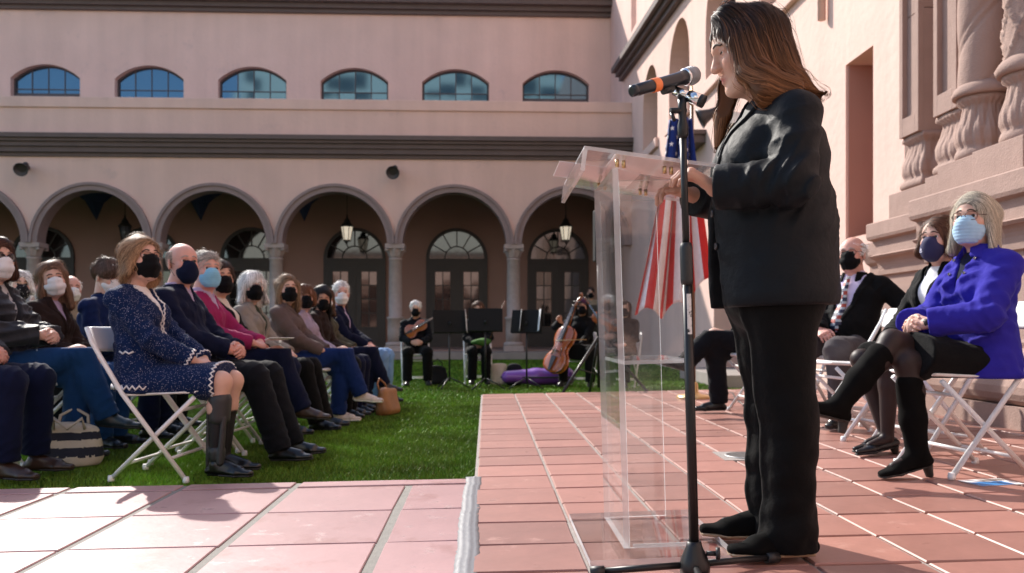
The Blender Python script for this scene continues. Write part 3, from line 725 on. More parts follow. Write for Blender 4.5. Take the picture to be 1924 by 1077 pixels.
# ---------------------------------------------------------------- head
def head_shape(wf=1.0, jaw=1.0, nose=1.0, neck_to=None, neck_r=.055, mouth_open=False, lids=True, eye_open=1.0):
    p = [EL((-.014, 0, .036), (.098, .077 * wf, .088)), EL((.024, 0, -.045), (.064, .063 * wf, .078)),
         EL((.028, 0, .03), (.066, .066 * wf, .07)),
         RC((.052, .026 * wf, -.088), (.052, -.026 * wf, -.088), .024 * jaw, .024 * jaw, .03), EL((.074, 0, -.099), (.018, .021 * jaw, .016), k=.02),
         RC((.068, .034 * wf, .031), (.088, .012, .026), .010, .009, .018), RC((.068, -.034 * wf, .031), (.088, -.012, .026), .010, .009, .018),
         EL((.062, .040 * wf, -.022), (.026, .022, .026), k=.025), EL((.062, -.040 * wf, -.022), (.026, .022, .026), k=.025),
         RC((.088, 0, .018), (.106 * 1, 0, -.022 * nose), .0075, .0115 * nose, .012), EL((.100, .0105 * nose, -.027), (.012, .0075, .008), k=.006), EL((.100, -.0105 * nose, -.027), (.012, .0075, .008), k=.006),
         RC((.079, .021, -.0585), (.0905, 0, -.0545), .004, .0060, .006), RC((.079, -.021, -.0585), (.0905, 0, -.0545), .004, .0060, .006),
         RC((.078, .017, -.0655), (.0880, 0, -.0685), .005, .0070, .006), RC((.078, -.017, -.0655), (.0880, 0, -.0685), .005, .0070, .006)]
    for s in (-1, 1):
        p += [EL((-.012, s * .079 * wf, .000), (.019, .008, .031), rotm(s * .35), k=.006), EL((-.006, s * .0795 * wf, -.022), (.011, .007, .013), rotm(s * .3), k=.006)]
    if neck_to is not None:
        nb = A_(neck_to); p += [RC((-.018, 0, -.055), nb, neck_r, neck_r * 1.12, .03)]
    cuts = [(EL((.106, sg * .034, .010), (.022, .024, .015)).f, .012) for sg in (-1, 1)]
    adds = []; cuts2 = []
    if lids:
        for sg in (-1, 1):
            adds += [EL((.0735, sg * .0325, .0105), (.0160, .0175, .0150), k=.005), RC((.083, sg * .018, .020), (.078, sg * .049, .017), .0042, .004, .004)]
            if eye_open > 0: cuts2.append((EL((.092, sg * .0330, .0095), (.020, .0150, .0062 * eye_open), rotm(0, 0, sg * .06)).f, .0015))
    sh = Sh(p, k=.022, cuts=cuts, adds=adds, cuts2=cuts2)
    return sh
def eye_mesh(s, open_=.5, gaze=(1, 0, 0)):
    c = A_((.0735, s * .0325, .0105)); V = []; F = []; MI = []
    n, m = 10, 14; g = nv(gaze); u = nv(np.cross(g, (0, 0, 1))); v = np.cross(u, g)
    for i in range(n + 1):
        th = i / n * 1.75
        for k in range(m):
            a = 2 * math.pi * k / m; V.append(c + .0146 * (g * math.cos(th) + (u * math.cos(a) + v * math.sin(a)) * math.sin(th)))
    for i in range(n):
        for k in range(m): F.append((i * m + k, i * m + (k + 1) % m, (i + 1) * m + (k + 1) % m, (i + 1) * m + k)); MI.append(1 if i < 4 else 0)
    return V, F, MI
def hair_strands(sh, V, n, length, width, flow, seed, lift=.004, kill=None, steps=10, wave=0.0, flyaway=0.04):
    r = np.random.default_rng(seed); P = V[r.integers(0, len(V), n)].copy() + r.normal(0, .002, (n, 3)).astype(np.float32)
    L = length * r.uniform(.55, 1.15, n).astype(np.float32); off = (r.uniform(0, lift, n) + (r.uniform(0, 1, n) < flyaway) * r.uniform(.002, .018, n)).astype(np.float32); e = .004
    base_noise = sh.noise; sh2 = Sh(sh.p, sh.k, sh.off, base_noise, ())
    pts = []; sides = []; alive = np.ones(n, bool); rad = []; ph = r.uniform(0, 6.28, n); amp = r.normal(0, 1, n)
    for st in range(steps):
        d = sh2(P); g = np.stack([sh2(P + A_([e, 0, 0])) - d, sh2(P + A_([0, e, 0])) - d, sh2(P + A_([0, 0, e])) - d], -1) / e
        g /= np.linalg.norm(g, axis=1, keepdims=True) + 1e-6
        P = P - np.clip(d - off * min(1, (st + 1) / 3), -.02, .02)[:, None] * g
        f = flow(P).astype(np.float32); f = f - (f * g).sum(-1, keepdims=True) * g; f /= np.linalg.norm(f, axis=1, keepdims=True) + 1e-6
        sd = np.cross(f, g)
        if wave: f = f + sd * (wave * np.sin(st * 1.3 + ph) * amp)[:, None]; f /= np.linalg.norm(f, axis=1, keepdims=True) + 1e-6
        if kill is not None: alive = alive & (kill(P) > 0)
        pts.append(P.copy()); sides.append(sd); rad.append(np.where(alive, 1.0, 0.0) * (1 - .75 * max(0, st / (steps - 1) - .4) / .6))
        P = P + f * np.where(alive, L / steps, 0)[:, None]
    pts, sides, rad = np.stack(pts, 1), np.stack(sides, 1), np.stack(rad, 1)
    ok = rad[:, 1] > 0; pts, sides, rad = pts[ok], sides[ok], rad[ok]; n = len(pts)
    w = (width * np.random.default_rng(seed + 1).uniform(.5, 1.3, n))[:, None, None] * rad[..., None]
    VV = np.stack([pts - sides * w, pts + sides * w], 2).reshape(n, steps * 2, 3)
    b = np.arange(steps - 1) * 2; q = np.stack([b, b + 1, b + 3, b + 2], 1)
    F = (q[None] + (np.arange(n) * steps * 2)[:, None, None]).reshape(-1, 4)
    return VV.reshape(-1, 3), F, n, steps
FACE_CARVE = EL((.098, 0, -.048), (.088, .067, .118)).f
def creases(items):
    it = [(A_(p), nv(ax), nv(np.cross(nv(ax), A_(pp))), rad, fr, am, ph) for p, ax, pp, rad, fr, am, ph in items]
    def f(P):
        d = 0
        for p, ax, sd, rad, fr, am, ph in it:
            v = P - p; r2 = (v * v).sum(-1); s = v @ ax; t = v @ sd; e = np.exp(-r2 / (rad * rad))
            w = np.abs(np.sin(fr * s + 26 * t + 2.2 * np.sin(17 * t + ph) + ph)); d = d - am * e * ((1 - w) ** 1.4 - .33)
        return d
    return f
def flow_down(part=.015, back=.35):
    def f(P):
        x, y, z = P[..., 0], P[..., 1], P[..., 2]; t = np.clip((z - .04) / .08, 0, 1)
        return np.stack([-back * np.ones_like(x) - .25 * t, np.sign(y - part) * (.9 * t + .02), -(1 - .75 * t)], -1)
    return f
def flow_back(up=.0):
    def f(P):
        x, y, z = P[..., 0], P[..., 1], P[..., 2]; t = np.clip((z - .03) / .09, 0, 1)
        return np.stack([-.9 * np.ones_like(x), .45 * np.sign(y - .02) * t, -.75 * (1 - t) + up * t], -1)
    return f
def flow_fringe(P):
    x, y, z = P[..., 0], P[..., 1], P[..., 2]; r = np.sqrt((x + .03) ** 2 + y * y) + 1e-4; t = np.clip((z - .02) / .1, 0, 1)
    return np.stack([(x + .03) / r * t, y / r * t, -(1.05 - t)], -1)
def hair(style, par, col, key, seed, quality, tip=None):
    rr = np.random.default_rng(seed); cuts = [(FACE_CARVE, .008)]; kill = lambda P: FACE_CARVE(P) + .004
    nz = waves(seed, .004, 55); fl = flow_down(); L = .12; wave = .1; n = int(2600 * quality); wd = .0013; pr = []; k = .03
    if style == 'short':
        pr = [EL((-.018, 0, .048), (.106, .085, .090))]; fl = flow_back(); L = .05
        cuts += [(lambda P: P[..., 2] + np.clip((-.02 - P[..., 0]) / .03, 0, 1) * .065, .01)]
        kill = lambda P: np.minimum(FACE_CARVE(P) + .004, P[..., 2] - (.0 - np.clip((-.02 - P[..., 0]) / .03, 0, 1) * .07))
    elif style == 'fringe_ring':      # bald crown, hair at sides and back
        pr = [EL((-.022, 0, .030), (.100, .083, .080))]; fl = flow_back(); L = .04
        cuts = [(FACE_CARVE, .008), (lambda P: .0 * P[..., 2] + (.075 - P[..., 2]), .012)]
        cuts += [(lambda P: P[..., 2] + .0 + np.clip((-.02 - P[..., 0]) / .03, 0, 1) * .06, .01)]
        kill = lambda P: np.minimum(FACE_CARVE(P) + .004, np.minimum(.078 - P[..., 2], P[..., 2] + .01 + np.clip((-.02 - P[..., 0]) / .03, 0, 1) * .06))
    elif style in ('bob', 'long', 'updo'):
        Ln = par.get('len', .14); vol = par.get('vol', 1.0); fr = par.get('front', .03)
        pr = [EL((-.016, 0, .042), (.107 * vol, .088 * vol, .091 * vol))]
        if style != 'updo':
            wS = par.get('flare', 1.0)
            pr += [ES((-.045, 0, .02), (-.055, 0, -Ln), (.093 * vol, .065), (.088 * vol * wS, .042 * wS))]
            for s in (-1, 1): pr += [ES((fr - .01, s * .068 * vol, .035), (fr - .005, s * .084 * vol * wS, -Ln * par.get('side', .92)), (.026, .020), (.028, .018), (1, 0, 0))]
        else:
            pr += [EL((-.10, 0, -.01), (.05, .05, .05))]; cuts += [(lambda P: P[..., 2] + .03 + np.clip((-.03 - P[..., 0]) / .04, 0, 1) * .05, .01)]
        nz = waves(seed, par.get('curl', .008), par.get('freq', 38)); L = par.get('slen', min(.30, .10 + Ln * .7)); wave = par.get('wave', .12)
        if par.get('bangs'):
            CB = EL((.100, 0, -.075), (.088, .064, .112)).f; cuts[0] = (CB, .008); kill = lambda P: CB(P) + .004; fl = lambda P: np.where((P[..., :1] > .03) & (np.abs(P[..., 1:2]) < .075), flow_fringe(P), flow_down()(P))
        else:
            pt = par.get('part', .02); CF = EL((.098, -np.sign(pt) * .006, -.050), (.090, par.get('face', .066), .120)).f; cuts[0] = (CF, .008); kill = lambda P: CF(P) + .004; fl = flow_down(pt, par.get('back', .3))
        if style == 'updo': fl = flow_back(); L = .08
        n = int(3600 * quality)
    elif style == 'mop':
        pr = [EL((-.014, 0, .050), (.112, .091, .094)), EL((.03, .02, .078), (.078, .078, .050)), EL((.055, 0, .062), (.05, .072, .045))]
        CF = EL((.10, 0, -.075), (.085, .066, .125)).f
        cuts = [(CF, .008), (lambda P: P[..., 2] - .005 + np.clip((-.02 - P[..., 0]) / .03, 0, 1) * .055, .01)]
        kill = lambda P: np.minimum(CF(P) + .004, P[..., 2] + np.clip((-.02 - P[..., 0]) / .03, 0, 1) * .06); fl = flow_fringe; L = .09; nz = waves(seed, .008, 45); n = int(3200 * quality); wave = .35
    # a cut keeps where its value is positive (removes negative side)
    cc = [(c, kk) for c, kk in cuts]
    sh = Sh(pr, k=k, noise=nz, cuts=cc)
    V, F = sh.mesh(.0075 if quality > .5 else .010)
    inner = V + 0
    sv, sf, ns, steps = hair_strands(sh, V, n, L, wd * par.get('w', 1.0) * (1 if quality > .5 else 1.7), fl, seed, kill=kill, wave=wave, lift=par.get('lift', .008), flyaway=par.get('fly', .10))
    base = np.tile(A_(col) * .5, (len(V), 1)) * (1 + .25 * rr.normal(0, .5, (len(V), 1)))
    bri = rr.uniform(.45, 1.0, ns) ** 1.5 * 2.1; tt = np.repeat(np.linspace(0, 1, steps), 2)
    sc = np.repeat(A_(col)[None] * bri[:, None], steps * 2, axis=0)
    C = np.concatenate([base, sc]); VV, FF = join([(V, F), (sv, sf)])
    if tip is not None:
        z = VV[:, 2]; f = np.clip((par.get('tip0', -.02) - z) / .16, 0, 1)[:, None]; C = C * (1 - f) + C / (A_(col) + 1e-4) * A_(tip) * f
    return VV, FF, np.clip(C, 0, 1)

def mask_mesh(kind, wf, h=.005):
    if kind == 'kn95':
        def lens(c, r, dy):
            a, b = EL((c[0], dy, c[2]), r), EL((c[0], -dy, c[2]), r); return Pr(lambda P: np.maximum(a.f(P), b.f(P)), np.minimum(a.lo, b.lo), np.maximum(a.hi, b.hi))
        nose = lens((.058, 0, -.014), (.070, .078, .044), .022); mid = lens((.044, 0, -.048), (.090, .100 * wf, .056), .030); chin = lens((.044, 0, -.082), (.066, .080, .042), .022)
        ridge = waves(3, .0012, 120)
        sh = Sh([nose, mid, chin], k=.010, noise=ridge, cuts=[(lambda P: P[..., 0] - .012 - (np.abs(P[..., 2] + .05) * .35), .004), (lambda P: .022 - P[..., 2] - np.abs(P[..., 1]) * .35, .004)])
    elif kind == 'cloth':
        sh = Sh([EL((.070, 0, -.020), (.048, .044, .040)), EL((.058, 0, -.055), (.058, .066 * wf, .058)), EL((.056, 0, -.088), (.046, .048, .036))], k=.02,
                cuts=[(lambda P: P[..., 0] - .004, .004), (lambda P: .024 - P[..., 2] - np.abs(P[..., 1]) * .45, .004)])
    else:
        pl = lambda P: .0009 * np.sin((P[..., 2]) * 420)
        sh = Sh([EL((.072, 0, -.022), (.048, .048, .042)), EL((.050, 0, -.052), (.060, .070 * wf, .058)), EL((.056, 0, -.085), (.048, .052, .036))], k=.02, noise=pl,
                cuts=[(lambda P: P[..., 0] - .016, .004), (lambda P: .020 - P[..., 2] - np.abs(P[..., 1]) * .30, .004), (lambda P: P[..., 2] + .116, .006)])
    return sh.mesh(h)
def xform(V, c, Rm, s=1.0): return (np.asarray(V, np.float32) * s) @ Rm.T + A_(c)

# ---------------------------------------------------------------- hand
def hand_mesh(w, d, n, left, curl=.5, s=1.0, h=.0045, spread=.0, point=None, thumb=1.0):
    d = nv(d); n = A_(n); n = nv(n - d * float(n @ d)); sd = np.cross(d, n) * (-1 if left else 1)
    # local frame: x = fingers, y = thumb side, z = palm normal
    p = [RC((-.05, 0, 0), (.0, 0, 0), .0255, .0245, .015), ES((0, 0, 0), (.085, .0, 0), (.027, .018), (.039, .0135), (0, 1, 0), .014), EL((.03, .022, .008), (.03, .018, .015), k=.014)]
    for i, (yo, ln, x0) in enumerate(((.029, .074, .085), (.0095, .083, .089), (-.0095, .076, .086), (-.0275, .060, .079))):
        q = A_((x0 - .012, yo, 0)); a = 0.05; r0 = .0092 - .0006 * i
        c = curl if not isinstance(curl, (list, tuple)) else curl[i]
        pts = [q]; 
        for sg, fr in ((.46, .75), (.31, .95), (.25, .6)):
            a += c * fr; q = q + ln * sg * A_((math.cos(a), spread * (1.5 - i) * .12, math.sin(a))); pts.append(q)
        p += CH(pts, [r0, r0 * .95, r0 * .86, r0 * .70], .005)
    t0 = A_((.022, .026, .004)); t1 = t0 + thumb * .038 * nv((.75, .62, .25)); t2 = t1 + .030 * nv((.95, .15, .35)); t3 = t2 + .022 * nv((.95, -.05, .4))
    p += CH([t0, t1, t2, t3], [.013, .0112, .0095, .0075], .008)
    V, F = Sh(p, k=.006).mesh(h / max(s, .8))
    B = np.stack([d, sd, n], 1)
    if np.linalg.det(B) < 0: F = F[:, ::-1]
    return xform(V, w, B, s), F

# ---------------------------------------------------------------- figures
def seated_joints(fem=True, lean=5, slump=0.0, legs='flat', kn=.105, wide=0.0, hands='lap', hz=0.0, hx=0.0, sh=None):
    J = {}; a = R(lean + 5); up = A_((-math.sin(a), 0, math.cos(a))); 
    J['pel'] = A_((0, 0, .53)); J['wai'] = J['pel'] + up * .17; a2 = a - R(slump); up2 = A_((-math.sin(a2), 0, math.cos(a2)))
    J['che'] = J['wai'] + up2 * .20; J['nb'] = J['che'] + up2 * .15 + A_((.015, 0, 0)); J['head'] = J['nb'] + A_((.035, 0, .155))
    sw = sh or (.150 if fem else .178)
    for s, n_ in ((1, 'L'), (-1, 'R')):
        J['sh' + n_] = J['nb'] + A_((-.012, s * sw, -.070)); J['hip' + n_] = A_((.02, s * .095, .525))
        J['kn' + n_] = A_((.44, s * kn, .525)); J['an' + n_] = A_((.42, s * (kn + .005), .095)); J['toe' + n_] = A_((.60, s * (kn + .03), .05))
    if legs == 'crossR':      # right leg over left
        J['knR'] = A_((.46, .03, .635)); J['anR'] = A_((.60, .10, .27)); J['toeR'] = A_((.755, .12, .215)); J['knL'] = A_((.44, .07, .52)); J['anL'] = A_((.40, .09, .095)); J['toeL'] = A_((.57, .10, .05))
    if legs == 'crossL':
        J['knL'] = A_((.46, -.03, .635)); J['anL'] = A_((.60, -.10, .27)); J['toeL'] = A_((.755, -.12, .215)); J['knR'] = A_((.44, -.07, .52)); J['anR'] = A_((.40, -.09, .095)); J['toeR'] = A_((.57, -.10, .05))
    if legs == 'tuck':
        for s, n_ in ((1, 'L'), (-1, 'R')): J['an' + n_] = A_((.30, s * .09, .10)); J['toe' + n_] = A_((.47, s * .10, .05))
    if legs == 'fwd':
        for s, n_ in ((1, 'L'), (-1, 'R')): J['an' + n_] = A_((.56, s * .12, .095)); J['toe' + n_] = A_((.74, s * .14, .06))
    for s, n_ in ((1, 'L'), (-1, 'R')):
        if hands == 'lap': J['wr' + n_] = A_((.27 + hx, s * .075, .655 + hz)); J['hd' + n_] = nv((.62, -s * .72, -.25)); J['hn' + n_] = nv((-.25, -s * .35, -.9))
        elif hands == 'clasp': J['wr' + n_] = A_((.26 + hx, s * .070, .68 + hz)); J['hd' + n_] = nv((.60, -s * .75, -.10)); J['hn' + n_] = nv((-.55, -s * .65, -.4))
        elif hands == 'knees': J['wr' + n_] = A_((.33 + hx, s * .12, .635 + hz)); J['hd' + n_] = nv((.9, -s * .1, -.25)); J['hn' + n_] = nv((0, 0, -1))
        J['pole' + n_] = A_((-.6, s * .75, -.35))
    return J
def place_arms(J, l1=.275, l2=.245):
    for n_ in 'LR':
        if 'el' + n_ not in J: J['el' + n_] = ik(J['sh' + n_], J['wr' + n_], l1, l2, J['pole' + n_])
def torso_prims(J, fem, b=1.0, belly=0.0):
    g = (lambda w, d: (w * b, d * b))
    p = [ES(J['pel'] - A_((.0, 0, .02)), J['wai'], g(.178, .125), g(.142 if fem else .160, .105 + belly)), ES(J['wai'], J['che'], g(.142 if fem else .160, .105 + belly), g(.158 if fem else .182, .112)),
         ES(J['che'], J['nb'] - A_((0, 0, .06)), g(.158 if fem else .182, .112), g(.118, .085))]
    for n_ in 'LR': p.append(RC(J['nb'] - A_((0, 0, .035)), J['sh' + n_], .046 * b, .050 * b))
    if fem:
        u = nv(J['nb'] - J['wai']); f = np.cross(A_((0, 1, 0)), u)
        for s in (-1, 1): p.append(EL(J['che'] - u * .02 + f * .075 + A_((0, s * .072, 0)), (.062 * b, .066 * b, .066 * b), k=.05))
    if belly: p.append(EL(J['wai'] + A_((.05, 0, -.02)), (.12 + belly, .15, .13)))
    return p
def arm_prims(J, n_, r=(.056, .046, .036)): return CH([J['sh' + n_], J['el' + n_], J['wr' + n_]], list(r), .03)
def leg_prims(J, n_, r=(.092, .066, .052)): return CH([J['hip' + n_], J['kn' + n_], J['an' + n_]], list(r), .03)
def body_frame(J):
    u = nv(J['nb'] - J['wai']); f = nv(np.cross(A_((0, 1, 0)), u)); return u, f
def v_cut(J, depth, width, top=.10, x0=.0, yo=0.0):
    """front opening: a wedge that is widest at the neck; negative inside"""
    u, f = body_frame(J); o = J['nb']
    def c(P):
        q = P - o; z = q @ u; x = q @ f; y = np.abs(q[..., 1] - yo)
        w = width * np.clip((z + depth) / depth, 0, 1.35)
        return np.maximum(np.maximum(y - w - .002, -(x - x0)), -(z + depth))
    return c
def plane_cut(o, n):   # removes the side where (P-o).n > 0
    o, n = A_(o), nv(n); return lambda P: -((P - o) @ n)
def shoe(J, n_, kind, scale=1.0, h=.009):
    an, toe = J['an' + n_], J['toe' + n_]; d = nv(toe - an - A_((0, 0, toe[2] - an[2])) * 0); fl = A_((toe[0] - an[0], toe[1] - an[1], 0)); fl = nv(fl)
    dz = toe[2] - an[2]; up = A_((0, 0, 1)); pitch = math.atan2(dz + .045, float(np.linalg.norm((toe - an)[:2])))
    f = nv(fl * math.cos(pitch) + up * math.sin(pitch)); u = nv(up - f * float(up @ f)); lat = np.cross(u, f)
    heel = an - u * .058 - f * .045; ball = heel + f * .165; tip = heel + f * (.235 if kind != 'point' else .255)
    p = [ES(heel + u * .012, ball + u * .006, (.033, .024), (.043, .022), lat, .02), ES(ball + u * .006, tip + u * .004, (.043, .022), (.030 if kind != 'point' else .014, .017 if kind != 'point' else .012), lat, .02)]
    if kind in ('shoe', 'sneaker'): p += [RC(an - u * .015, ball + u * .020, .042, .026, .025)]
    if kind in ('boot', 'tall_boot', 'ankle_boot'):
        p += [RC(an - u * .02, ball + u * .018, .044, .024, .03)]
        kn = J['kn' + n_]; q = nv(kn - an); ln = {'boot': .16, 'ankle_boot': .10, 'tall_boot': .31}[kind]
        p += CH([an, an + q * ln * .5, an + q * ln], [.047, .054 if kind != 'tall_boot' else .058, .058 if kind != 'tall_boot' else .062], .03)
    sole = None
    sh = Sh(p, k=.02, noise=waves(5, .0018, 60), cuts=[(plane_cut(heel - u * .010, -u), .006)] + ([(plane_cut(an + u * .012, u), .008)] if kind in ('point', 'flat') else []))
    V, F = sh.mesh(h)
    parts = [(V, F)]
    so = Sh([ES(heel - u * .004, ball - u * .008, (.038, .011), (.048, .011), lat, .01), ES(ball - u * .008, tip + f * .004 - u * .006, (.048, .011), (.034 if kind != 'point' else .017, .011), lat, .01)], k=.01, cuts=[(plane_cut(heel - u * .004, u), .002)] if kind != 'sneaker' else [(plane_cut(heel + u * .006, u), .002)])
    if kind in ('heel', 'point', 'tall_boot', 'ankle_boot'):
        pass
    SV, SF = so.mesh(.008)
    return (V, F), (SV, SF), (heel, u, f, lat)
def add_mesh(name, VF, m, parent, smooth=True, col=None):
    V, F = VF
    if len(V) == 0: return None
    me = mesh_from(name, V, F, smooth); 
    if col is not None: paint(me, col)
    return obj(name, me, m, parent)
def offset_shape(prims, k, off, noise, cuts=()): return Sh(prims, k, off, noise, cuts)

SOLE = mat('dark sole', (.02, .018, .017), .6); SOLE_TAN = mat('tan sole', (.36, .25, .16), .6); SOLE_WHITE = mat('white sole', (.72, .70, .66), .5)
LEATHER_BLACK = mat('black leather', (.006, .0055, .006), .28, spec=.5, bump=(120, .15, .002)); SUEDE = mat('black suede', (.0035, .0033, .0033), .9, spec=.1)
LEATHER_BROWN = mat('brown leather', (.035, .018, .012), .35, bump=(120, .15, .002), var=(20, .2))
M_BLACK = fabric('black mask', (.0045, .0045, .0055)); M_NAVY = fabric('navy mask', (.005, .009, .030)); M_WHITE = fabric('white mask', (.72, .71, .72), sheen=.1); M_BLUE = fabric('blue surgical mask', (.22, .50, .70), sheen=.1)
GLASSFRAME = mat('spectacle frame', (.015, .012, .013), .25); LENS = mat('tinted lens', (.02, .015, .018), .05, spec=.8)

def person(label, pos, yaw, J, fem=True, scale=1.0, tone='fair', look=None, pitch=0.0, roll=0.0, hairst=None, mask=None, specs=None, clothes=(), q=1.0, group=None,
           build=1.0, belly=0.0, wf=1.0, jaw=1.0, seed=1, curl=.55, head_s=1.03, brow=BROW, eyes=True, shoes=('shoe', None, None), nose=1.0, bare_arms=False, hand_kw=None, extras=None, skin_legs=None, gz_off=None, tp=None):
    place_arms(J)
    z0 = gz_off if gz_off is not None else 0
    E = empty('person', (pos[0], pos[1], z0), yaw, label, 'person', group)
    scale = scale * (.955 if J['pel'][2] < .7 else 1.0); E.scale = (scale,) * 3
    tone_c = A_(TONES[tone])
    hb = .010 if q > .8 else (.014 if q > .4 else .018)
    # ---- body: one mesh of skin
    tp = tp or torso_prims(J, fem, build, belly); seat = seat_cut(J)
    bp = tp + arm_prims(J, 'L', (.046, .040, .027)) + arm_prims(J, 'R', (.046, .040, .027))
    for n_ in 'LR':
        kn, an = J['kn' + n_], J['an' + n_]; calf = kn * .68 + an * .32; bk = nv(an - kn); back = nv(np.cross(np.cross(bk, A_((1, 0, 0))), bk)) * -1
        bp += [RC(J['hip' + n_], kn, .082, .056, .03)] + CH([kn, calf - A_((.012, 0, 0)), an], [.055, .052, .034], .025) + [RC(an - A_((0, 0, .02)), J['toe' + n_] - A_((0, 0, .01)) if False else an + (J['toe' + n_] - an) * .75, .034, .02, .02)]
    parts = [Sh(bp, k=.035, cuts=seat).mesh(.018 if skin_legs is None else .012)]
    cols = [np.tile(tone_c, (len(parts[0][0]), 1))]
    bv = parts[0][0]; legm = ((bv[:, 2] < .53) | ((bv[:, 0] > .16) & (bv[:, 2] < .74))) if (skin_legs is not None and J['pel'][2] < .7) else bv[:, 2] < .32
    cols[0][legm] = skin_legs if skin_legs is not None else (.012, .012, .014)
    if J.get('sock'): cols[0][(bv[:, 2] < J['sock'])] = (.012, .011, .013)
    hc = J['head']; hyaw = 0.0
    if look is not None:
        dx, dy = look[0] - pos[0], look[1] - pos[1]; hyaw = math.atan2(dy, dx) - yaw; hyaw = (hyaw + math.pi) % (2 * math.pi) - math.pi
    elif isinstance(look, float): hyaw = look
    hyaw = J.get('hyaw', hyaw); Rh = rotm(hyaw, pitch, roll)
    nbh = (A_(J['nb']) - hc) @ Rh / head_s
    hs = head_shape(wf, jaw, nose, neck_to=nbh, neck_r=.050 if fem else .059, eye_open=J.get('eye_open', 1.25))
    hh = .0048 if q > .8 else (.0062 if q > .4 else .008)
    HV, HF = hs.mesh(hh)
    hcol = np.tile(tone_c, (len(HV), 1)); x, y, z = HV[:, 0], HV[:, 1], HV[:, 2]
    lip = np.exp(-((z + .062) / .0085) ** 2 - (y / .019) ** 2) * (x > .080)
    chk = np.exp(-((z + .025) / .026) ** 2 - ((np.abs(y) - .045) / .024) ** 2) * (x > .04) * .35
    nos = np.exp(-((z + .022) / .016) ** 2 - (y / .018) ** 2) * (x > .09) * .25
    hcol = hcol * (1 - np.clip(lip, 0, 1)[:, None] * A_([.25, .62, .55])) * (1 - (chk + nos)[:, None] * A_([.0, .35, .32]))
    socket = np.exp(-((z - .012) / .016) ** 2 - ((np.abs(y) - .032) / .022) ** 2) * (x > .05) * .30
    hcol *= (1 - socket[:, None] * A_([.6, .9, .9]))
    parts.append((xform(HV, hc, Rh, head_s), HF)); cols.append(hcol)
    for n_ in 'LR':
        if 'hd' + n_ in J:
            kw = dict(curl=curl, h=.0045 if q > .8 else .006); kw.update((hand_kw or {}).get(n_, {}))
            hv, hf = hand_mesh(J['wr' + n_], J['hd' + n_], J['hn' + n_], n_ == 'L', s=.98 if fem else 1.06, **kw)
            parts.append((hv, hf)); cols.append(np.tile(tone_c * A_([1.0, .93, .92]), (len(hv), 1)))
    V, F = join(parts); add_mesh('body', (V, F), SKIN, E, col=np.concatenate(cols))
    T = lambda V_: xform(V_, hc, Rh, head_s)
    if eyes and q > .35:
        for s in (-1, 1):
            ev, ef, mi = eye_mesh(s); me = mesh_from('eye', T(ev), ef); o = obj('eye', me, [EYE_W, EYE_D], E); me.polygons.foreach_set('material_index', np.array(mi, np.int32))
    if q > .35 and brow is not None:
        for s in (-1, 1):
            pts = []; rs = []
            for t in np.linspace(0, 1, 7):
                yy = .012 + .036 * t; xx = .0975 - 6.5 * yy * yy; pts.append((xx, s * yy * wf, .033 + .006 * math.sin(math.pi * min(1, t * 1.2)) - .003 * t)); rs.append(.0040 * (1 - .6 * t) + .0008)
            mb = MB(); mb.tube([Vector(p_) for p_ in T(pts)], rs, 6); mb.build('eyebrow', brow, E)
    if hairst is not None:
        st, par, hcolr, key = hairst[:4]; tip = hairst[4] if len(hairst) > 4 else None
        hv, hf, hcc = hair(st, par, hcolr, key, seed, q, tip); add_mesh('hair', (T(hv), hf), hair_mat(hcolr, key), E, col=hcc)
    if mask is not None:
        kind, mm = mask; mv, mf = mask_mesh(kind, wf, .005 if q > .4 else .0075); mk = add_mesh('face_mask', (T(mv), mf), mm, E)
        for s in (-1, 1):
            mb = MB()
            for zz in (.000, -.075):
                pts = [(.035 - abs(zz) * .1, s * .066 * wf, zz * .9 - .008), (.012, s * .0785 * wf, zz * .6 + .004), (-.022, s * .083 * wf, .012 if zz == 0 else -.022)]
                mb.tube([Vector(p_) for p_ in T(pts)], .0014 if q > .6 else .002, 5)
            mb.build('ear_loop', mm, mk)
    if specs is not None:
        fw, fh, col_m = specs.get('w', .024), specs.get('h', .017), specs.get('m', GLASSFRAME); g = None
        mb = MB(); rr_ = specs.get('r', .0014)
        for s in (-1, 1):
            ring = []
            for t in np.linspace(0, 2 * math.pi, 21):
                c_, s_ = math.cos(t), math.sin(t); ex = .7
                yy = s * .0325 + fw * math.copysign(abs(c_) ** ex, c_); zz = .008 + fh * math.copysign(abs(s_) ** ex, s_)
                ring.append((.107 - 2.6 * (abs(yy) - .01) ** 2 * 3.0, yy * wf, zz))
            mb.tube([Vector(p_) for p_ in T(ring)], rr_, 5, caps=False)
            edge = (.107 - 7.8 * (.0465) ** 2, s * .0565 * wf, .014)
            mb.tube([Vector(p_) for p_ in T([edge, (.055, s * .078 * wf, .014), (-.015, s * .0835 * wf, .012), (-.03, s * .083 * wf, -.002)])], rr_ * 1.1, 5)
        mb.tube([Vector(p_) for p_ in T([(.1055, .009, .010), (.110, 0, .013), (.1055, -.009, .010)])], rr_, 5)
        gl = mb.build('glasses', col_m, E)
        lm = specs.get('lens')
        if lm is not None:
            for s in (-1, 1):
                Vv = [(.107 - 7.8 * (.0225) ** 2, s * .0325 * wf, .008)]
                for t in np.linspace(0, 2 * math.pi, 20, endpoint=False):
                    c_, s_ = math.cos(t), math.sin(t); yy = s * .0325 + fw * math.copysign(abs(c_) ** .7, c_); zz = .008 + fh * math.copysign(abs(s_) ** .7, s_); Vv.append((.107 - 7.8 * (abs(yy) - .01) ** 2, yy * wf, zz))
                obj('lens', mesh_from('lens', T(Vv), [(0, 1 + k, 1 + (k + 1) % 20) for k in range(20)]), lm, gl)
